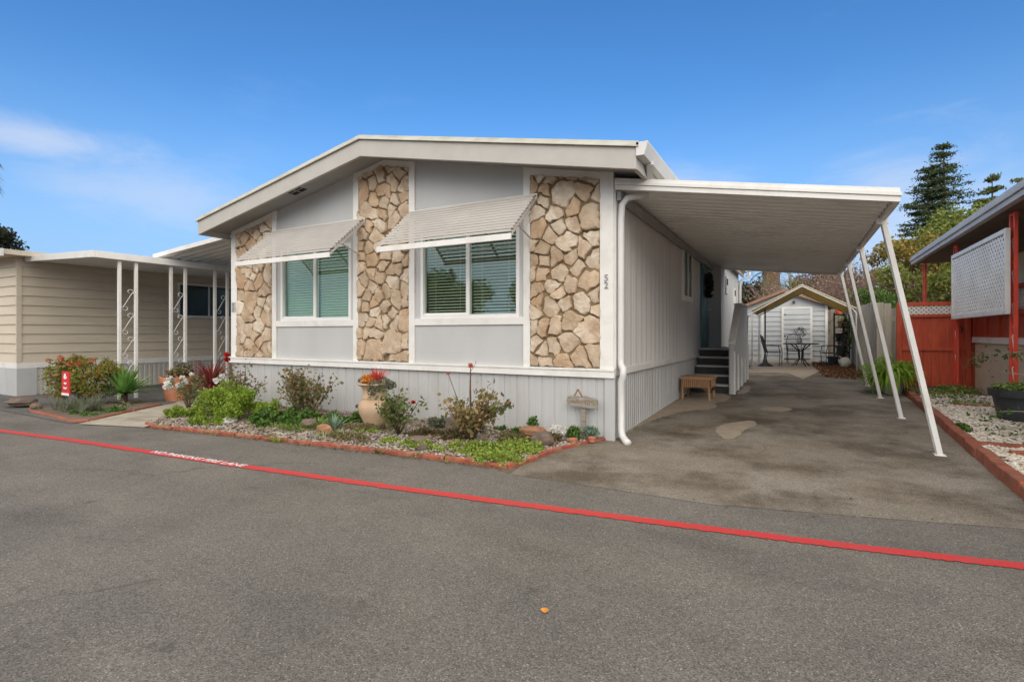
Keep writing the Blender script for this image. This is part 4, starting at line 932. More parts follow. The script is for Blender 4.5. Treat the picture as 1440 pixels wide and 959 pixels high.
V=leafverts(P,.03,.6,0);V[:,2]=np.repeat(P[:,2],4)+rng.random(len(V))*.006;tag(npmesh('driveway_litter',V,len(P),'l_litter'),kind='stuff')
P=np.array([(random.uniform(-8,-2.5),0,0) for _ in range(900)])
def kerby(x):
    for (x0,y0),(x1,y1) in zip(bedpoly[1:8],bedpoly[2:8]):
        if x0<=x<=x1:return y0+(y1-y0)*(x-x0)/(x1-x0)
    return 4.2
P[:,1]=[kerby(x)-.07-abs(random.gauss(0,.05)) for x in P[:,0]];P[:,2]=.012
V=leafverts(P,.028,.6,0);V[:,2]=.009+rng.random(len(V))*.012;tag(npmesh('kerb_litter',V,len(P),'l_litter'),kind='stuff')
P=[]
while len(P)<2600:
    x,y=random.uniform(-9,-2.2),random.uniform(4.1,6.2)
    if inpoly(x,y,bedpoly) and random.random()<(.25+.75*abs(math.sin(x*1.7+y*2.1))**2): P.append((x,y,.062+random.random()*.012))
P=np.array(P);V=leafverts(P,.03,.55,0);V[:,2]=.055+rng.random(len(V))*.02;tag(npmesh('bed_litter',V,len(P),'l_litter'),kind='stuff')
# fallen leaves one can point to
for (px,py,s,m,l) in ((766,863,.034,'f_orange','small orange leaf lying alone on the road in front'),(1350,640,.10,'rockor','curled terracotta coloured leaf on the driveway by the brick kerb')):
    x,y=gp(px,py);mb=MB();mb.add([(x-s*.6,y-s*.1,.022),(x-s*.25,y-s*.2,.014),(x+s*.15,y-s*.22,.012),(x+s*.62,y+s*.12,.024),(x+s*.1,y+s*.2,.028),(x-s*.3,y+s*.14,.026),(x,y,.011)],[(0,1,6),(1,2,6),(2,3,6),(3,4,6),(4,5,6),(5,0,6)]);o=mb.build('leaf',m);o.modifiers.new('s','SOLIDIFY').thickness=.003;tag(o,l,'leaf')
# ---------------------------------------------------------------- fern in pale planters
FX,FY=1.58,12.6;zf=g(FY)
FP=thing('potted_fern','bright green arching fern in a pale pot beside the leaning carport posts','potted plant',(FX,FY,zf))
mb=MB();mb.lathe([(.15,0),(.2,.34),(.22,.36),(.19,.36),(.001,.33)],(FX,FY,zf));mb.build('pot','paleplastic',FP,smooth=False)
blades('fronds',[(FX,FY,zf+.34)],240,.5,.8,.035,.15,1.3,'l_fern',FP,1.7,6,.12)
foliage('leaflets',clumps((FX,FY,zf+.45),(.42,.42,.28),26,.13),5200,.05,'l_fern',FP,.3,-.4)
FX2,FY2=1.42,13.15
pot('plant_pot','empty pale pot tucked behind the bright fern',FX2,FY2,g(FY2),.17,.36,'paleplastic')
# ---------------------------------------------------------------- wicker table
WT=thing('wicker_table','low brown wicker table against the side wall before the steps','side table',(-1.7,10.35,g(10.3)))
z=g(10.3);x0,x1,y0,y1=-1.95,-1.42,10.1,10.72
mb=MB();mb.box(x0,x1,y0,y1,z+.38,z+.43);mb.build('table_top','wicker',WT,bevel=.02)
mb=MB();pr=[(x0,.38),(x0,.14),(x0+.08,.16),(x0+.14,.22),((x0+x1)/2,.25),(x1-.14,.22),(x1-.08,.16),(x1,.14),(x1,.38)]
mb.prism([(a,z+b) for a,b in pr],'y',y0+.01,y0+.035);mb.prism([(a,z+b) for a,b in pr],'y',y1-.035,y1-.01)
pr=[(y0+.04,.38),(y0+.04,.14),(y0+.12,.17),(y0+.2,.22),((y0+y1)/2,.25),(y1-.2,.22),(y1-.12,.17),(y1-.04,.14),(y1-.04,.38)]
mb.prism([(a,z+b) for a,b in pr],'x',x1-.03,x1-.006);mb.prism([(a,z+b) for a,b in pr],'x',x0+.006,x0+.03)
# weave ridges
for k in range(9):mb.box(x0+.02,x1-.02,y0+.002,y0+.009,z+.27+k*.012,z+.275+k*.012)
for k in range(14):xx=x0+.03+k*.037;mb.box(xx,xx+.012,y0-.001,y0+.0015,z+.25,z+.38)
mb.build('apron','wickerdark',WT)
mb=MB()
for q in range(12):
    zz_=z+.20+q*.016
    mb.box(x0+.02,x1-.02,y0-.006,y0-.001,zz_+.04,zz_+.047) if zz_+.05<z+.38 else None
    mb.box(x1-.005,x1+.001,y0+.04,y1-.04,zz_+.04,zz_+.047) if zz_+.05<z+.38 else None
for q in range(15):
    xx=x0+.02+q*.034;mb.box(xx,xx+.012,y0-.010,y0-.0065,z+.235,z+.38)
for q in range(17):
    yy=y0+.04+q*.034;mb.box(x1+.0015,x1+.005,yy,yy+.012,z+.235,z+.38)
mb.tube([(x0,y0-.012,z+.40),(x1+.01,y0-.012,z+.40)],.022,8);mb.tube([(x1+.012,y0,z+.40),(x1+.012,y1,z+.40)],.022,8)
mb.build('cane_weave','wicker',WT)
for x in (x0+.03,x1-.03):
    for y in (y0+.03,y1-.03):mb=MB();mb.tube([(x,y,z),(x,y,z+.37)],[.024,.028],8);mb.build('leg','wicker',WT)
# ---------------------------------------------------------------- garden bed things
def rock(label,x,y,rx,ry,rz,m,nm='rock',dz=.02):
    V=[];n=10;q=7;
    for i in range(q):
        ph=-1.2+i*(2.6/(q-1));
        for k in range(n):
            t=2*math.pi*k/n;r=math.cos(ph)**.7*(1+random.uniform(-.2,.2)) if math.cos(ph)>0 else .1;V.append((x+rx*r*math.cos(t),y+ry*r*math.sin(t),g(y)+dz+rz*.55+rz*.6*math.sin(ph)*(1+random.uniform(-.1,.1))))
    F=[(i*n+k,i*n+(k+1)%n,(i+1)*n+(k+1)%n,(i+1)*n+k) for i in range(q-1) for k in range(n)]+[tuple(range(n))[::-1],tuple(range((q-1)*n,q*n))]
    mb=MB();mb.add(V,F);return tag(mb.build(nm,m,None,bevel=.012),label,'rock')
def at(px,py):return gp(px,py)
x,y=at(763,630);rock('largest dark brown rock, near the right end of the flower bed',x,y,.13,.10,.15,'rock')
x,y=at(742,620);rock('flat rusty rock just behind the largest brown rock',x,y+.15,.2,.1,.12,'rockor')
x,y=at(456,614);rock('orange slab of rock leaning on the red kerb',x,y,.14,.07,.12,'rockor')
x,y=at(435,606);rock('dull grey rock behind the orange slab',x,y,.12,.10,.13,'rock')
x,y=at(322,598);rock('white rock at the foot of the lime green shrub',x,y,.12,.09,.09,'rockw')
x,y=at(585,640);rock('small grey stone just inside the kerb below the urn',x,y+.12,.07,.06,.07,'rock')
x,y=at(641,612);rock('round brown rock behind the stems of the tall rose',x,y,.16,.11,.2,'rock')
x,y=at(590,628);rock('low wide brown stone in front of the small rose bush',x,y,.19,.09,.09,'rock')
x,y=at(30,572);rock('low brown rock on the paving by the beige house corner',x,y,.35,.2,.13,'rock')
# urn
ux,uy=-5.22,5.55
U=thing('urn_planter','tall pale clay urn holding orange succulents in front of the grey skirting','urn',(ux,uy,.03))
k=.92
mb=MB();mb.lathe([(r*k,z*.76) for r,z in [(.15,0),(.16,.03),(.19,.12),(.235,.24),(.25,.33),(.235,.41),(.19,.47),(.182,.485),(.195,.50),(.185,.52),(.18,.62),(.195,.70),(.235,.745),(.26,.755),(.262,.775),(.235,.78),(.2,.75),(.001,.74)]],(ux,uy,.03),36);mb.build('urn_body','urn',U,smooth=True)
foliage('orange_succulent',[(ux-.06,uy-.02,.67,.12,.12,.07)],260,.06,'f_orange',U)
blades('red_spikes',[(ux+.07,uy-.02,.62)],110,.12,.26,.018,.05,.7,'f_coral',U,.2,3,.06)
foliage('grey_trailing_leaves',[(ux+.20,uy-.05,.61,.14,.14,.09),(ux+.13,uy-.2,.55,.07,.06,.12),(ux-.22,uy,.62,.08,.09,.07),(ux+.28,uy,.60,.1,.08,.06)],700,.04,'l_lav',U)
# roses
def rosebush(nm,label,x,y,canes,leaves,lsz,m,flowers=(),cat='rose bush',w=.35,h=.7,grp=None):
    t=thing(nm,label,cat,(x,y,.03),grp);mb=MB();P=[]
    for k in range(canes):
        az=random.random()*6.28;sp=w*random.uniform(.3,1.0);hh=h*random.uniform(.6,1.0)
        p=[Vector((x,y,.03)),Vector((x+math.cos(az)*sp*.35,y+math.sin(az)*sp*.25,.03+hh*.35)),Vector((x+math.cos(az)*sp*.7,y+math.sin(az)*sp*.5,.03+hh*.7)),Vector((x+math.cos(az)*sp,y+math.sin(az)*sp*.7,.03+hh))]
        mb.tube(p,[.012,.009,.006,.003],6)
        for u in range(int(leaves/canes)):
            f=random.uniform(.35,1);i=min(2,int(f*3));q=p[i].lerp(p[i+1],f*3-i);P.append((q.x+random.gauss(0,.06),q.y+random.gauss(0,.06),q.z+random.gauss(0,.05)))
    mb.build('canes','stem',t,smooth=True);P=np.array(P);npmesh('leaves',leafverts(P,lsz,.62,.1),len(P),m,t)
    for (fx,fy,fz,r,fm) in flowers:
        s=MB();s.tube([(x+(fx-x)*.3,y+(fy-y)*.3,.3),(fx,fy,fz)],[.006,.004],5);s.build('flower_stem','stem',t)
        foliage('rose_bloom',[(fx,fy,fz,r*.8,r*.8,r*.7)],120,r*.7,fm,t,.9,0,.3)
    return t
x,y=-3.42,5.25
t=rosebush('rose_bush','tallest rose bush with bronze leaves standing before the right window wall',x,y,13,760,.062,'l_rosebr',[(x-.01,y,.93,.035,'f_pink'),(x-.30,y-.05,.83,.025,'f_pink'),(x+.50,y,.52,.02,'f_pink')],w=.5,h=.64)
mb=MB();mb.tube([(x,y,.3),(x-.02,y,.6),(x-.01,y,.93)],[.009,.007,.005],6);mb.tube([(x-.01,y,.86),(x+.05,y,.93),(x+.07,y,.99)],.003,5);mb.tube([(x,y,.2),(x+.25,y+.03,.42),(x+.5,y+.02,.5)],[.008,.006,.003],6);mb.build('tall_cane','stem',t)
P=[(x+.2+.32*u+random.gauss(0,.03),y+.03+random.gauss(0,.03),.38+.12*u+random.gauss(0,.04)) for u in np.linspace(0,1,40)];npmesh('leaves',leafverts(np.array(P),.065,.62,-.2),len(P),'l_rosegr',t)
P=[(x-.02+random.gauss(0,.015),y+random.gauss(0,.015),random.uniform(.6,.98)) for u in range(16)];npmesh('leaves',leafverts(np.array(P),.03,.4,0),len(P),'f_pink',t)
x,y=-4.45,5.15
rosebush('rose_bush','small leafy rose bush with one red bud beside the urn',x,y,11,520,.058,'l_rosegr',[(x+.24,y,.46,.028,'f_red')],w=.40,h=.52)
x,y=-6.35,5.35
rosebush('rose_bush','sparse twiggy rose bush below the left window',x,y,16,950,.055,'l_rose',w=.65,h=.74)
rosebush('rose_bush','bare stemmed rose with olive leaves against the skirting behind the lime shrubs',-7.0,5.7,12,600,.05,'l_rosebr',w=.5,h=.72)
x,y=-8.15,5.55
rosebush('rose_bush','rose bush with a bright red bloom and white blooms at the left house corner',x,y,11,520,.055,'l_rose',[(x-.42,y,.95,.05,'f_red'),(x-.43,y+.01,.87,.05,'f_red'),(x-.38,y-.1,.58,.07,'f_white'),(x-.46,y-.15,.52,.06,'f_white'),(x-.3,y-.1,.50,.05,'f_white')],w=.55,h=.75)
x,y=-9.0,5.15
rosebush('rose_bush','white flowering rose beside the terracotta pot',x,y,8,260,.05,'l_rosegr',[(x-.55,y,.52,.07,'f_white'),(x-.42,y-.1,.42,.08,'f_white'),(x-.25,y,.43,.07,'f_white'),(x-.1,y,.5,.06,'f_white'),(x-.35,y+.1,.55,.05,'f_white'),(x-.08,y+.1,.62,.04,'f_white')],w=.45,h=.55)
# lime shrubs
def shrub(nm,label,blobs,n,s,m,asp=.35,up=.5,shell=.4,grp=None,cat='shrub',clump=0,cr=.1):
    if clump:
        nb=[]
        for b in blobs:nb+=clumps(b[:3],b[3:6],clump,cr)
        blobs=nb
    o=foliage(nm,blobs,n,s,m,None,asp,up,shell,zmin=.03);return tag(o,label,cat,grp)
shrub('feathery_shrub','tallest lime green feathery shrub in the bed left of the rose bushes',[(-7.75,5.0,.28,.38,.4,.30)],7000,.045,'l_lime',clump=44,cr=.10)
shrub('feathery_shrub','lower lime green feathery shrub in front of the left stone panel',[(-7.05,4.95,.22,.45,.35,.22)],6000,.045,'l_lime',clump=40,cr=.09)
shrub('feathery_shrub','small bright green plant at the edge of the concrete path',[(-8.4,4.75,.10,.30,.3,.10)],2400,.045,'l_lime',clump=20,cr=.07)
shrub('leafy_ground_plant','low round leaved green plant under the twiggy rose bush',[(-6.4,4.9,.12,.50,.3,.12),(-6.0,5.15,.10,.4,.3,.10)],4600,.045,'l_green',.9,clump=18,cr=.07)
shrub('leafy_ground_plant','dark green low plant touching the urn on its left side',[(-5.6,5.5,.09,.17,.15,.09)],900,.04,'l_green',.9,clump=8,cr=.06)
shrub('sedum_mat','yellow green sedum mat at the near corner of the bed',[(-3.1,4.82,.04,.5,.24,.045),(-2.68,4.62,.035,.28,.16,.04),(-2.7,5.1,.04,.26,.25,.04)],9000,.028,'l_yellowgr',.8,cat='ground plant',clump=46,cr=.08)
shrub('sedum_mat','pale yellow green mat in front of the small rose bush',[(-4.25,4.75,.03,.22,.12,.035),(-4.9,5.05,.03,.2,.12,.035)],1500,.026,'l_yellowgr',.8,cat='ground plant',clump=10,cr=.05)
shrub('ground_cover_plant','brown green mat behind the kerb before the tall rose',[(-3.95,5.25,.05,.48,.22,.06)],4200,.03,'l_brown',.6,cat='ground plant',clump=24,cr=.06)
shrub('ground_cover_plant','brownish low plant near the wooden sign',[(-2.62,5.75,.06,.14,.14,.06)],900,.03,'l_brown',.6,cat='ground plant')
shrub('silver_plant','small silvery white plant at the foot of the wooden sign',[(-2.62,5.95,.10,.12,.1,.08)],500,.035,'f_white',.5,cat='plant')
shrub('leafy_ground_plant','small dark green plant left of the sign post',[(-2.4,5.95,.10,.09,.09,.09)],450,.035,'l_green',.7,cat='plant')
shrub('potted_sprig','bluish green sprigs beside the house corner post',[(-2.22,6.05,.12,.1,.07,.07)],420,.035,'l_blue',.6,cat='plant')
pot('plant_pot','small red clay pot near the house corner',-2.32,5.72,.02,.05,.07,'terra');pot('plant_pot','small red clay pot touching the corner post',-2.17,5.95,.02,.05,.06,'terra')
shrub('sprig','low green sprigs at the base of the skirting right of the tall rose',[(-3.3,6.0,.06,.3,.08,.06),(-3.0,6.05,.12,.05,.04,.1)],650,.04,'l_green',.6,cat='plant',clump=8,cr=.05)
shrub('leafy_ground_plant','loose grey green low plant between the twiggy rose and the tall rose, by the skirting',[(-4.0,5.75,.12,.45,.2,.10)],1500,.045,'l_lav',.5,cat='plant',clump=16,cr=.06)
shrub('leafy_ground_plant','olive low plant with red tinged leaves right of the tall rose',[(-2.95,5.45,.06,.25,.2,.06)],1300,.035,'l_rose',.6,cat='plant',clump=14,cr=.05)
shrub('ground_cover_plant','olive brown creeping plant along the kerb between the orange rock and the small rose',[(-4.75,4.62,.04,.4,.14,.05),(-5.0,5.2,.05,.35,.2,.05)],3000,.03,'l_rose',.6,cat='ground plant',clump=26,cr=.06)
shrub('ground_cover_plant','fresh green creeping plant in front of the low brown stones',[(-3.75,4.72,.04,.35,.14,.05)],2000,.03,'l_lime',.6,cat='ground plant',clump=16,cr=.06)
shrub('feathery_shrub','small lime tuft spilling over the kerb left of the white rock',[(-7.4,4.5,.08,.35,.18,.08)],1800,.04,'l_lime',clump=16,cr=.06)
o=blades('grass_tuft',[(-5.95+random.gauss(0,.2),4.75+random.gauss(0,.1),.03) for _ in range(22)],20,.10,.22,.010,.2,1.1,'l_grass',None,.9,4);tag(o,'loose yellow green grass in front of the dark green low plant','grass')
o=blades('grass_tuft',[(-3.0+random.gauss(0,.07),4.95+random.gauss(0,.05),.03) for _ in range(22)],26,.07,.15,.006,.05,.9,'l_green',None,.5,3);tag(o,'round tuft of fine green grass in the sedum mat','grass')
o=blades('grass_tuft',[(-5.65+random.gauss(0,.14),5.0+random.gauss(0,.09),.03) for _ in range(16)],22,.16,.3,.014,.2,1.1,'l_grass',None,1.0,4);tag(o,'broad bladed yellow green grass clump left of the urn','grass')
o=blades('grass_tuft',[(-5.1+random.gauss(0,.16),4.72+random.gauss(0,.07),.03) for _ in range(16)],20,.08,.18,.008,.2,1.2,'l_pale',None,.8,4);tag(o,'pale straw coloured grass clump near the orange rock','grass')
o=blades('dry_grass',[(-4.62,5.45,.03)],34,.5,.85,.006,.05,.45,'l_pale',None,.5,5);tag(o,'thin dry straw stalks rising right of the urn','grass')
o=blades('blue_succulent',[(-5.42,5.02,.04)],46,.14,.26,.04,.1,1.3,'l_blue',None,.2,4);tag(o,'blue green rosette succulent left of the urn','succulent')
o=blades('grass_tuft',[(-4.05,4.36,.0),(-4.0,4.34,0)],24,.05,.1,.008,.1,1.0,'l_green',None,.5,3);tag(o,'weed tuft growing outside the kerb near the middle of the bed','grass')
o=blades('grass_tuft',[(-5.55,4.2,.0),(-5.62,4.21,0),(-5.48,4.2,0)],24,.05,.1,.008,.1,1.0,'l_lime',None,.5,3);tag(o,'weed tuft growing on the kerb left of the orange rock','grass')
o=blades('weed_patch',[(x,kerby(x)+random.gauss(.02,.06),.02) for x in [random.uniform(-7.9,-2.6) for _ in range(170)]],10,.02,.06,.006,.1,1.2,'l_grass',None,.5,2);tag(o,kind='stuff')
shrub('grey_sprig','grey green sprigs against the skirting left of the urn',[(-5.75,5.95,.14,.28,.07,.13)],420,.045,'l_lav',.5,cat='plant',clump=9,cr=.05)
# cordyline, agave, lavender, nandina, pot, red sign
CO=thing('cordyline','spiky burgundy red cordyline left of the house corner','spiky plant',(-9.75,6.0,.0));mb=MB();mb.tube([(-9.75,6.0,0),(-9.75,6.0,.32)],[.05,.04],8);mb.build('stem','bark',CO)
blades('blades',[(-9.75,6.0,.30)],190,.5,.85,.035,.05,1.35,'l_cord',CO,.7,5,.05)
AG=thing('agave','green broad bladed agave right of the bushy nandina','agave',(-10.95,5.1,.0));mb=MB();mb.tube([(-10.95,5.1,0),(-10.97,5.12,.24)],[.06,.05],8);mb.build('stem','bark',AG)
blades('blades',[(-10.97,5.12,.20)],110,.42,.62,.08,.05,1.5,'l_agave',AG,.25,5,.04)
o=blades('dry_blades',[(-10.7,5.0,.05)],16,.25,.5,.02,.9,1.5,'l_pale',AG,.5,4)
o=blades('lavender_clump',[(-10.55+random.gauss(0,.22),4.25+random.gauss(0,.08),.03) for _ in range(34)],24,.16,.32,.010,.05,.9,'l_lav',None,.3,3);tag(o,'low grey green lavender clump in front of the red sign','plant')
shrub('ground_cover_plant','low green mat at the left bed edge by the path',[(-9.95,4.1,.04,.42,.1,.05),(-10.0,4.45,.04,.2,.2,.04)],1800,.03,'l_green',.6,cat='ground plant',clump=14,cr=.06)
NA=thing('nandina_bush','rounded green bush with red tips in front of the beige house','bush',(-11.6,4.55,0))
bl=clumps((-11.6,4.75,.50),(.60,.5,.42),46,.15);mb=MB()
for b in bl[::3]:mb.tube([(-11.6,4.75,0),((b[0]-11.6)/2,(b[1]+4.75)/2,b[2]*.5),b[:3]],[.012,.009,.004],5)
mb.build('stems','stem',NA);foliage('leaves',bl,5200,.065,'l_nandina',NA,.42,.4,.3,.04)
foliage('red_tips',clumps((-11.6,4.6,.80),(.5,.4,.14),14,.05),420,.042,'f_coral2',NA,.42,.7)
rock('small grey stone at the left tip of the left flower bed',-11.45,4.0,.12,.08,.09,'rock')
SG=thing('garden_sign','narrow red garden sign with white markings in front of the bush','sign',(-10.75,4.15,0))
sx0,sx1=-10.83,-10.58;yy=4.12
mb=MB();mb.box(sx0,sx1,yy,yy+.02,.28,.68);mb.build('panel','signred',SG)
mb=MB()
for z,w_,h_ in ((.60,.06,.045),(.50,.05,.035),(.42,.07,.03)):
    pr=[((sx0+sx1)/2+w_*math.cos(t),z+h_*math.sin(t)) for t in np.linspace(3.3,6.1,9)]+[((sx0+sx1)/2+w_*.55*math.cos(t),z+.008+h_*.45*math.sin(t)) for t in np.linspace(6.1,3.3,9)];mb.prism(pr,'y',yy-.004,yy-.001)
mb.box(sx0+.0,sx1,yy-.004,yy-.001,.285,.325);mb.prism([((sx0+sx1)/2+.035*math.cos(t),.62+.03*math.sin(t)) for t in np.linspace(0,5.9,12)],'y',yy-.007,yy-.0045);mb.build('white_markings','frame',SG)
mb=MB();mb.tube([((sx0+sx1)/2,yy+.03,0),((sx0+sx1)/2,yy+.03,.6)],.008,6);mb.build('stake','green',SG)
TP=thing('terracotta_pot','large terracotta pot of succulents beside the concrete path','pot',(-10.75,5.9,0));px_,py_=-10.75,5.95
mb=MB();mb.lathe([(.2,0),(.285,.36),(.315,.36),(.325,.47),(.28,.47),(.27,.42),(.001,.40)],(px_,py_,.0),32);mb.build('pot','terra',TP)
foliage('plants',clumps((px_,py_,.55),(.28,.28,.10),16,.08),1000,.05,'l_rose',TP);foliage('tall_leaves',[(px_+.05,py_+.1,.68,.2,.12,.06)],260,.06,'l_lav',TP)
# wooden sign
WS=thing('wooden_sign','weathered wooden plaque on a stake by the right corner of the house','sign',(-2.35,6.12,0))
mb=MB();mb.box(-2.375,-2.315,6.12,6.15,0,.46);mb.build('stake','wood',WS)
mb=MB();pr=[(-2.53,.42),(-2.50,.40),(-2.2,.395),(-2.155,.42),(-2.15,.49),(-2.17,.52),(-2.24,.525),(-2.3,.545),(-2.36,.53),(-2.45,.54),(-2.54,.53),(-2.555,.48)];mb.prism(pr,'y',6.09,6.118);mb.build('board','wood',WS,bevel=.004)
mb=MB();mb.bar((-2.46,6.10,.53),(-2.405,6.10,.62),.015,.015);mb.bar((-2.405,6.10,.62),(-2.35,6.10,.53),.015,.015);mb.build('gable_ornament','rockor',WS)
mb=MB()
for k in range(12):x=-2.48+k*.025;mb.bar((x,6.088,.45+random.uniform(-.01,.01)),(x+random.uniform(-.01,.014),6.088,.49+random.uniform(-.012,.015)),.004,.006)
mb.build('carving','mortar',WS)
# right bed
BPx,BPy=2.70,9.72
BP=thing('black_planter','large black round planter with green plants at the right edge','planter',(BPx,BPy,g(BPy)));mb=MB();mb.lathe([(.27,0),(.33,.34),(.37,.34),(.38,.44),(.33,.44),(.31,.38),(.001,.37)],(BPx,BPy,g(BPy)+.03),30);mb.build('pot','pot',BP)
foliage('plants',[(BPx,BPy,g(BPy)+.50,.33,.33,.06)],1100,.045,'l_grass',BP)
def branch(label,pts,n,m,s):
    t=thing('leafy_branch',label,'branch',pts[0]);mb=MB();mb.tube(pts,[.012]+[.007]*(len(pts)-2)+[.003],6);mb.build('stem','fence',t,smooth=True);P=[]
    for k in range(n):
        f=random.uniform(.1,1)*(len(pts)-1);i=min(len(pts)-2,int(f));q=Vector(pts[i]).lerp(Vector(pts[i+1]),f-i);P.append((q.x+random.gauss(0,.05),q.y+random.gauss(0,.05),q.z+random.gauss(0,.045)-.03))
    npmesh('leaves',leafverts(np.array(P),s,.55,-.2),len(P),m,t)
branch('upper leafy branch reaching left over the white gravel',[(3.3,8.2,.9),(2.9,8.6,1.02),(2.55,9.1,1.07),(2.2,9.4,1.03),(2.05,9.5,.93)],150,'l_rosegr',.055)
branch('middle bare looking branch in front of the black planter',[(3.2,7.6,.55),(2.8,8.0,.72),(2.4,8.4,.80),(2.1,8.7,.86)],26,'l_rosegr',.05)
branch('low leafy branch above the brick divider on the gravel',[(3.1,7.8,.42),(2.7,8.1,.42),(2.2,8.4,.38),(1.95,8.6,.3)],110,'l_green',.05)
branch('lowest trailing branch lying over the gravel near the kerb',[(3.1,7.5,.2),(2.7,7.9,.25),(2.3,8.2,.22),(1.95,8.4,.12)],110,'l_green',.05)
o=foliage('weeds',[(2.3,12.3,g(12.3)+.05,.45,.5,.06),(2.7,13.3,g(13)+.07,.4,.4,.08),(2.45,11.2,g(11)+.05,.3,.2,.06)],1500,.05,'l_grass');tag(o,kind='stuff')
shrub('leafy_ground_plant','small dark plant on the inside of the right brick kerb',[(1.78,8.5,g(8.5)+.08,.09,.14,.06)],420,.04,'l_green',.6,cat='plant')
# ================================================================ TREES
def tree(nm,label,x,y,h,cr,cz,n,nl,ls,m,cl=.6,grp=None,tr=.12,flat=.8,asp=.6,bark='bark'):
    t=thing(nm,label,'tree',(x,y,g(y)),grp);bl=clumps((x,y,cz),cr,n,cl,flat);mb=MB();z0=g(y)
    mb.tube([(x,y,z0),(x+.05,y,cz*.4),(x-.05,y,cz*.8),(x,y,min(h,cz+cr[2]*.5))],[tr,tr*.8,tr*.55,tr*.2],8)
    for b in bl[::2]:
        s=Vector((x,y,cz*random.uniform(.35,.8)));e=Vector(b[:3]);m_=s.lerp(e,.5)+Vector((0,0,.1*random.random()));mb.tube([s,m_,e],[tr*.35,tr*.22,tr*.07],5)
    mb.build('trunk',bark,t,smooth=True);foliage('crown',bl,nl,ls,m,t,asp,.3,.25);return t
def conifer(nm,label,x,y,h,r,z0,n,m,nl=14,ls=.5,second=None):
    t=thing(nm,label,'tree',(x,y,g(y)));tops=[(x,y,h)]+([second] if second else []);mb=MB();P=[];A=[]
    for (tx_,ty_,th) in tops:
        mb.tube([(x,y,0),(x+(tx_-x)*.5,y,th*.4),(tx_,ty_,th*.7),(tx_,ty_,th)],[h*.013,h*.010,h*.008,.02],8)
        for k in range(n):
            f=((k//8)*8+4+random.gauss(0,1.1))/n;f=min(max(f,0),.995);z=z0+(th-z0)*f;rr=r*(1-f)**.75*random.uniform(.55,1.1)+.15;az=random.random()*6.28
            d=Vector((math.cos(az),math.sin(az),0));a=Vector((tx_,ty_,z));e=a+d*rr+Vector((0,0,-rr*.12+random.uniform(-.1,.25)));mid=a.lerp(e,.55)+Vector((0,0,-rr*.12))
            mb.tube([a,mid,e],[.05,.035,.012],4,False)
            for u in range(int(nl*(.35+rr/r))):
                q=random.uniform(.2,1.05);pp=(a.lerp(mid,q/.55) if q<.55 else mid.lerp(e,(q-.55)/.45));sp=.09*r*(1.15-q*.5)
                P.append((pp.x+random.gauss(0,sp*.8),pp.y+random.gauss(0,sp*.8),pp.z-abs(random.gauss(0,.017*r))))
    mb.build('trunk','bark',t);P=np.array(P);npmesh('crown',leafverts(P,ls,.38,-.15),len(P),m,t);return t
conifer('redwood_tree','tall dark redwood with layered drooping branches and double top behind the porch roofs',10.55,56,17.3,4.8,3.0,176,'l_redw',100,.24,second=(9.6,56.5,15.6))
conifer('conifer_tree','yellow green conifer with a pointed top right of the redwood',16.0,65.7,16.3,3.6,3,110,'l_con',60,.40)
conifer('conifer_tree','bushy conifer cut off by the right edge of the picture',18.3,66.8,15.9,3.4,3,100,'l_con',60,.40)
conifer('conifer_tree','shorter yellow green conifer in front of the redwood',10.2,44,9.8,3.2,2,110,'l_con',60,.34)
tree('garden_tree','autumn orange and green tree behind the carport posts',4.6,29,6,(1.9,1.6,1.5),4.2,44,8000,.16,'l_aut',.5,'garden trees behind the fences')
tree('garden_tree','leafy green tree rising behind the red gate',5.4,24,5,(1.5,1.5,1.6),3.0,44,8000,.13,'l_tree',.45,'garden trees behind the fences')
tree('garden_tree','green tree partly hidden by the right porch roof',7.4,28,6,(2.2,1.8,2.0),3.6,50,9000,.15,'l_tree',.55,'garden trees behind the fences')
tree('garden_tree','tall pale green tree between the nearest carport post and the redwood',7.8,38,8,(2.6,2,2.4),6.0,52,9000,.19,'l_tree',.7,'garden trees behind the fences')
tree('garden_tree','thin open tree with visible stems left of the nearest carport post',3.6,25,4.5,(1.1,1,1.3),3.0,34,3600,.12,'l_tree',.3,'garden trees behind the fences')
tree('garden_tree','low green shrub tree behind the pale fence panel',2.4,22.5,3,(1.0,.8,.8),2.0,24,3500,.10,'l_green',.35,'garden trees behind the fences')
tree('garden_tree','wide bushy tree far behind the white lattice screen',9.5,33,7,(2.8,2,2.2),4.2,52,8000,.2,'l_con',.7,'garden trees behind the fences')
tree('garden_tree','brownish leafy tree at the far end above the fence',1.6,33,6,(2.4,1.6,1.6),3.4,44,6000,.16,'l_darkt',.5,'garden trees behind the fences')
# bare pinkish hedge above the shed
BH=thing('bare_hedge','tangled pinkish brown bare hedge behind the shed and canopy','hedge',(1,26.5,.4))
mb=MB();P=[]
for k in range(1500):
    x=random.uniform(-.7,3.2);y=random.uniform(25.6,27.6);hh=random.uniform(2.6,4.6)-.25*abs(x-1.5);p=Vector((x,y,.4));pts=[p]
    d=Vector((random.gauss(0,.35),random.gauss(0,.25),1))
    for s in range(4):
        d+=Vector((random.gauss(0,.35),random.gauss(0,.3),0));p=p+d.normalized()*(hh-.4)/3.6;pts.append(p.copy())
        if s>0:P.append((p.x+random.gauss(0,.15),p.y,p.z+random.gauss(0,.15)))
    mb.tube(pts,[.02,.015,.01,.007,.004],3,False)
mb.build('twigs',mat('pinkish twig',(.30,.19,.155),(.20,.125,.10),8,.9),BH)
P=np.repeat(np.array(P),3,0)+rng.normal(size=(len(P)*3,3))*.12;npmesh('dry_leaves',leafverts(P,.10,.5,.2),len(P),'l_twig',BH)
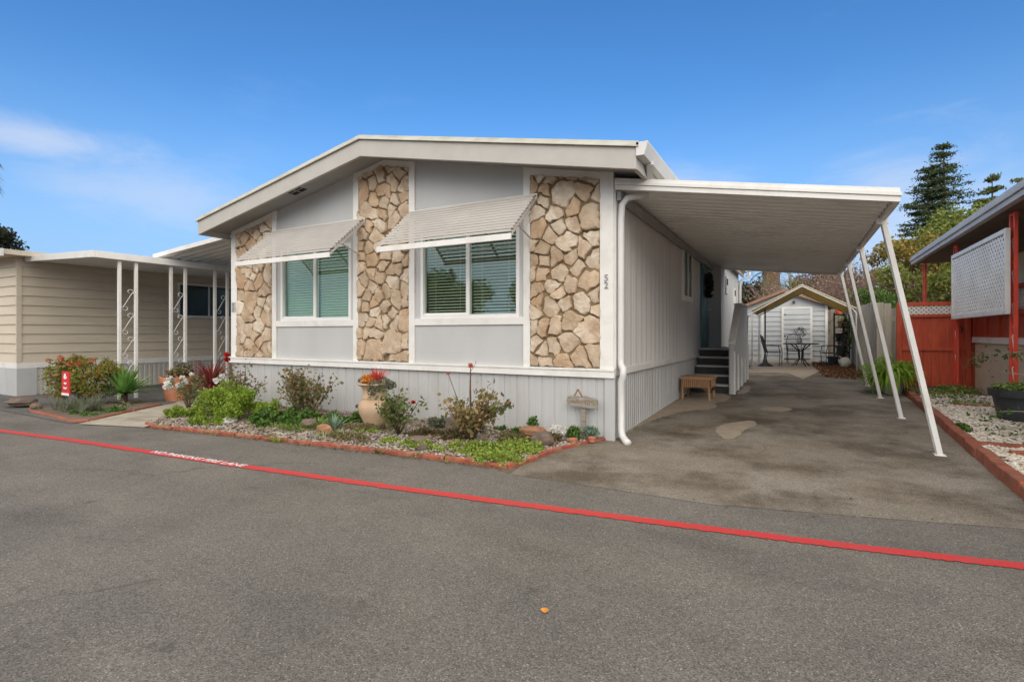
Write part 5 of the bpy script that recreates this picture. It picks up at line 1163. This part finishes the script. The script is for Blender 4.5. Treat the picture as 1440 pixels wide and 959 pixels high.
# dark hillside trees left of the shed
tree('far_tree','dark rounded tree beyond the back of the grey house',-4.6,44,6,(3.0,2,1.6),4.1,44,7000,.26,'l_darkt',.8,'dark trees beyond the grey house')
tree('far_tree','smaller dark tree just left of the shed roof',-2.2,46,5,(2.4,2,1.0),3.6,34,5000,.24,'l_darkt',.7,'dark trees beyond the grey house')
tree('far_tree','dark tree top above the left end of the beige house roof',-46.5,14,8,(1.6,1.5,1.0),7.2,24,3500,.24,'l_darkt',.5)
tree('far_tree','tiny tree top above the beige carport roof, left of centre',-40,25,8,(1.3,1,.7),7.6,16,1800,.2,'l_darkt',.4)
tree('far_tree','tiniest tree top above the beige carport edge',-39,27.5,7,(.7,.6,.4),7.75,8,600,.18,'l_darkt',.3)
# palms
def palm(label,x,y,zt,n,fl,m,lean=0,tr=.22,dead=0,drp=1.6):
    t=thing('palm_tree',label,'palm',(x,y,g(y)));mb=MB();mb.tube([(x,y,0),(x+lean*.4,y,zt*.5),(x+lean,y,zt)],[tr*1.3,tr,tr*1.2],12);mb.build('trunk','palmbark',t)
    P=[];V=[];st=MB()
    for k in range(n):
        az=k*2.4;el=random.uniform(.2,1.5) if k>=dead else random.uniform(1.9,2.5);p=np.array([x+lean,y,zt]);h=np.array([math.cos(az),math.sin(az),0.]);e=el;pts=[];L_=fl*random.uniform(.8,1.1)
        for s in range(12):
            pts.append(p.copy());e+=drp/12*(0.5+s/8) if e<2.9 else 0;dirv=h*math.sin(e)+np.array([0,0,math.cos(e)]);p=p+dirv*L_/12
            if s>1:
                sd=np.cross(dirv,[0,0,1.]);sd/=np.linalg.norm(sd)+1e-6
                for sg in (-1,1):
                    for q in (0,.5):
                        b=p+dirv*L_/12*q;ll=fl*.26*(1-abs(s/11-.45));tip=b+sd*sg*ll*.7+dirv*ll*.5-np.array([0,0,ll*.35]);V+= [b-dirv*.012,b+dirv*.012,tip+dirv*.004,tip-dirv*.004]
        st.tube([Vector(q) for q in pts],[.025]*4+[.016]*4+[.008]*4,4,False)
    st.build('frond_stems','l_palm',t);npmesh('fronds',np.array(V),len(V)//4,m,t);return t
palm('palm at the left edge with drooping fronds',-12.95,3.2,4.1,24,1.15,'l_palm',0,.13,6)
palm('brown trunked palm behind the shed roof',-1.25,29,4.4,26,1.8,'l_palm',.0,.33,12)
o=blades('yucca_plant',[(-.35,27.2,3.3)],80,.6,.95,.07,.1,1.5,'l_yucca',None,.3,4);tag(o,'bright green spiky yucca head above the shed roof','yucca')
mb=MB();mb.tube([(-.35,27.2,.4),(-.35,27.2,3.35)],[.12,.09],8);q=mb.build('trunk','bark',o)
# trees across the street behind the camera (seen in the window panes)
for i,(x,y,l) in enumerate(((-19,-13,'large green street tree across the road, left'),(-12,-15,'large green street tree across the road, middle'),(-6,-14,'large green street tree across the road, right'))):
    tree('street_tree',l,x,y,6,(3,2.5,2.2),3.2,40,4500,.3,'l_tree',.8,'trees across the road')
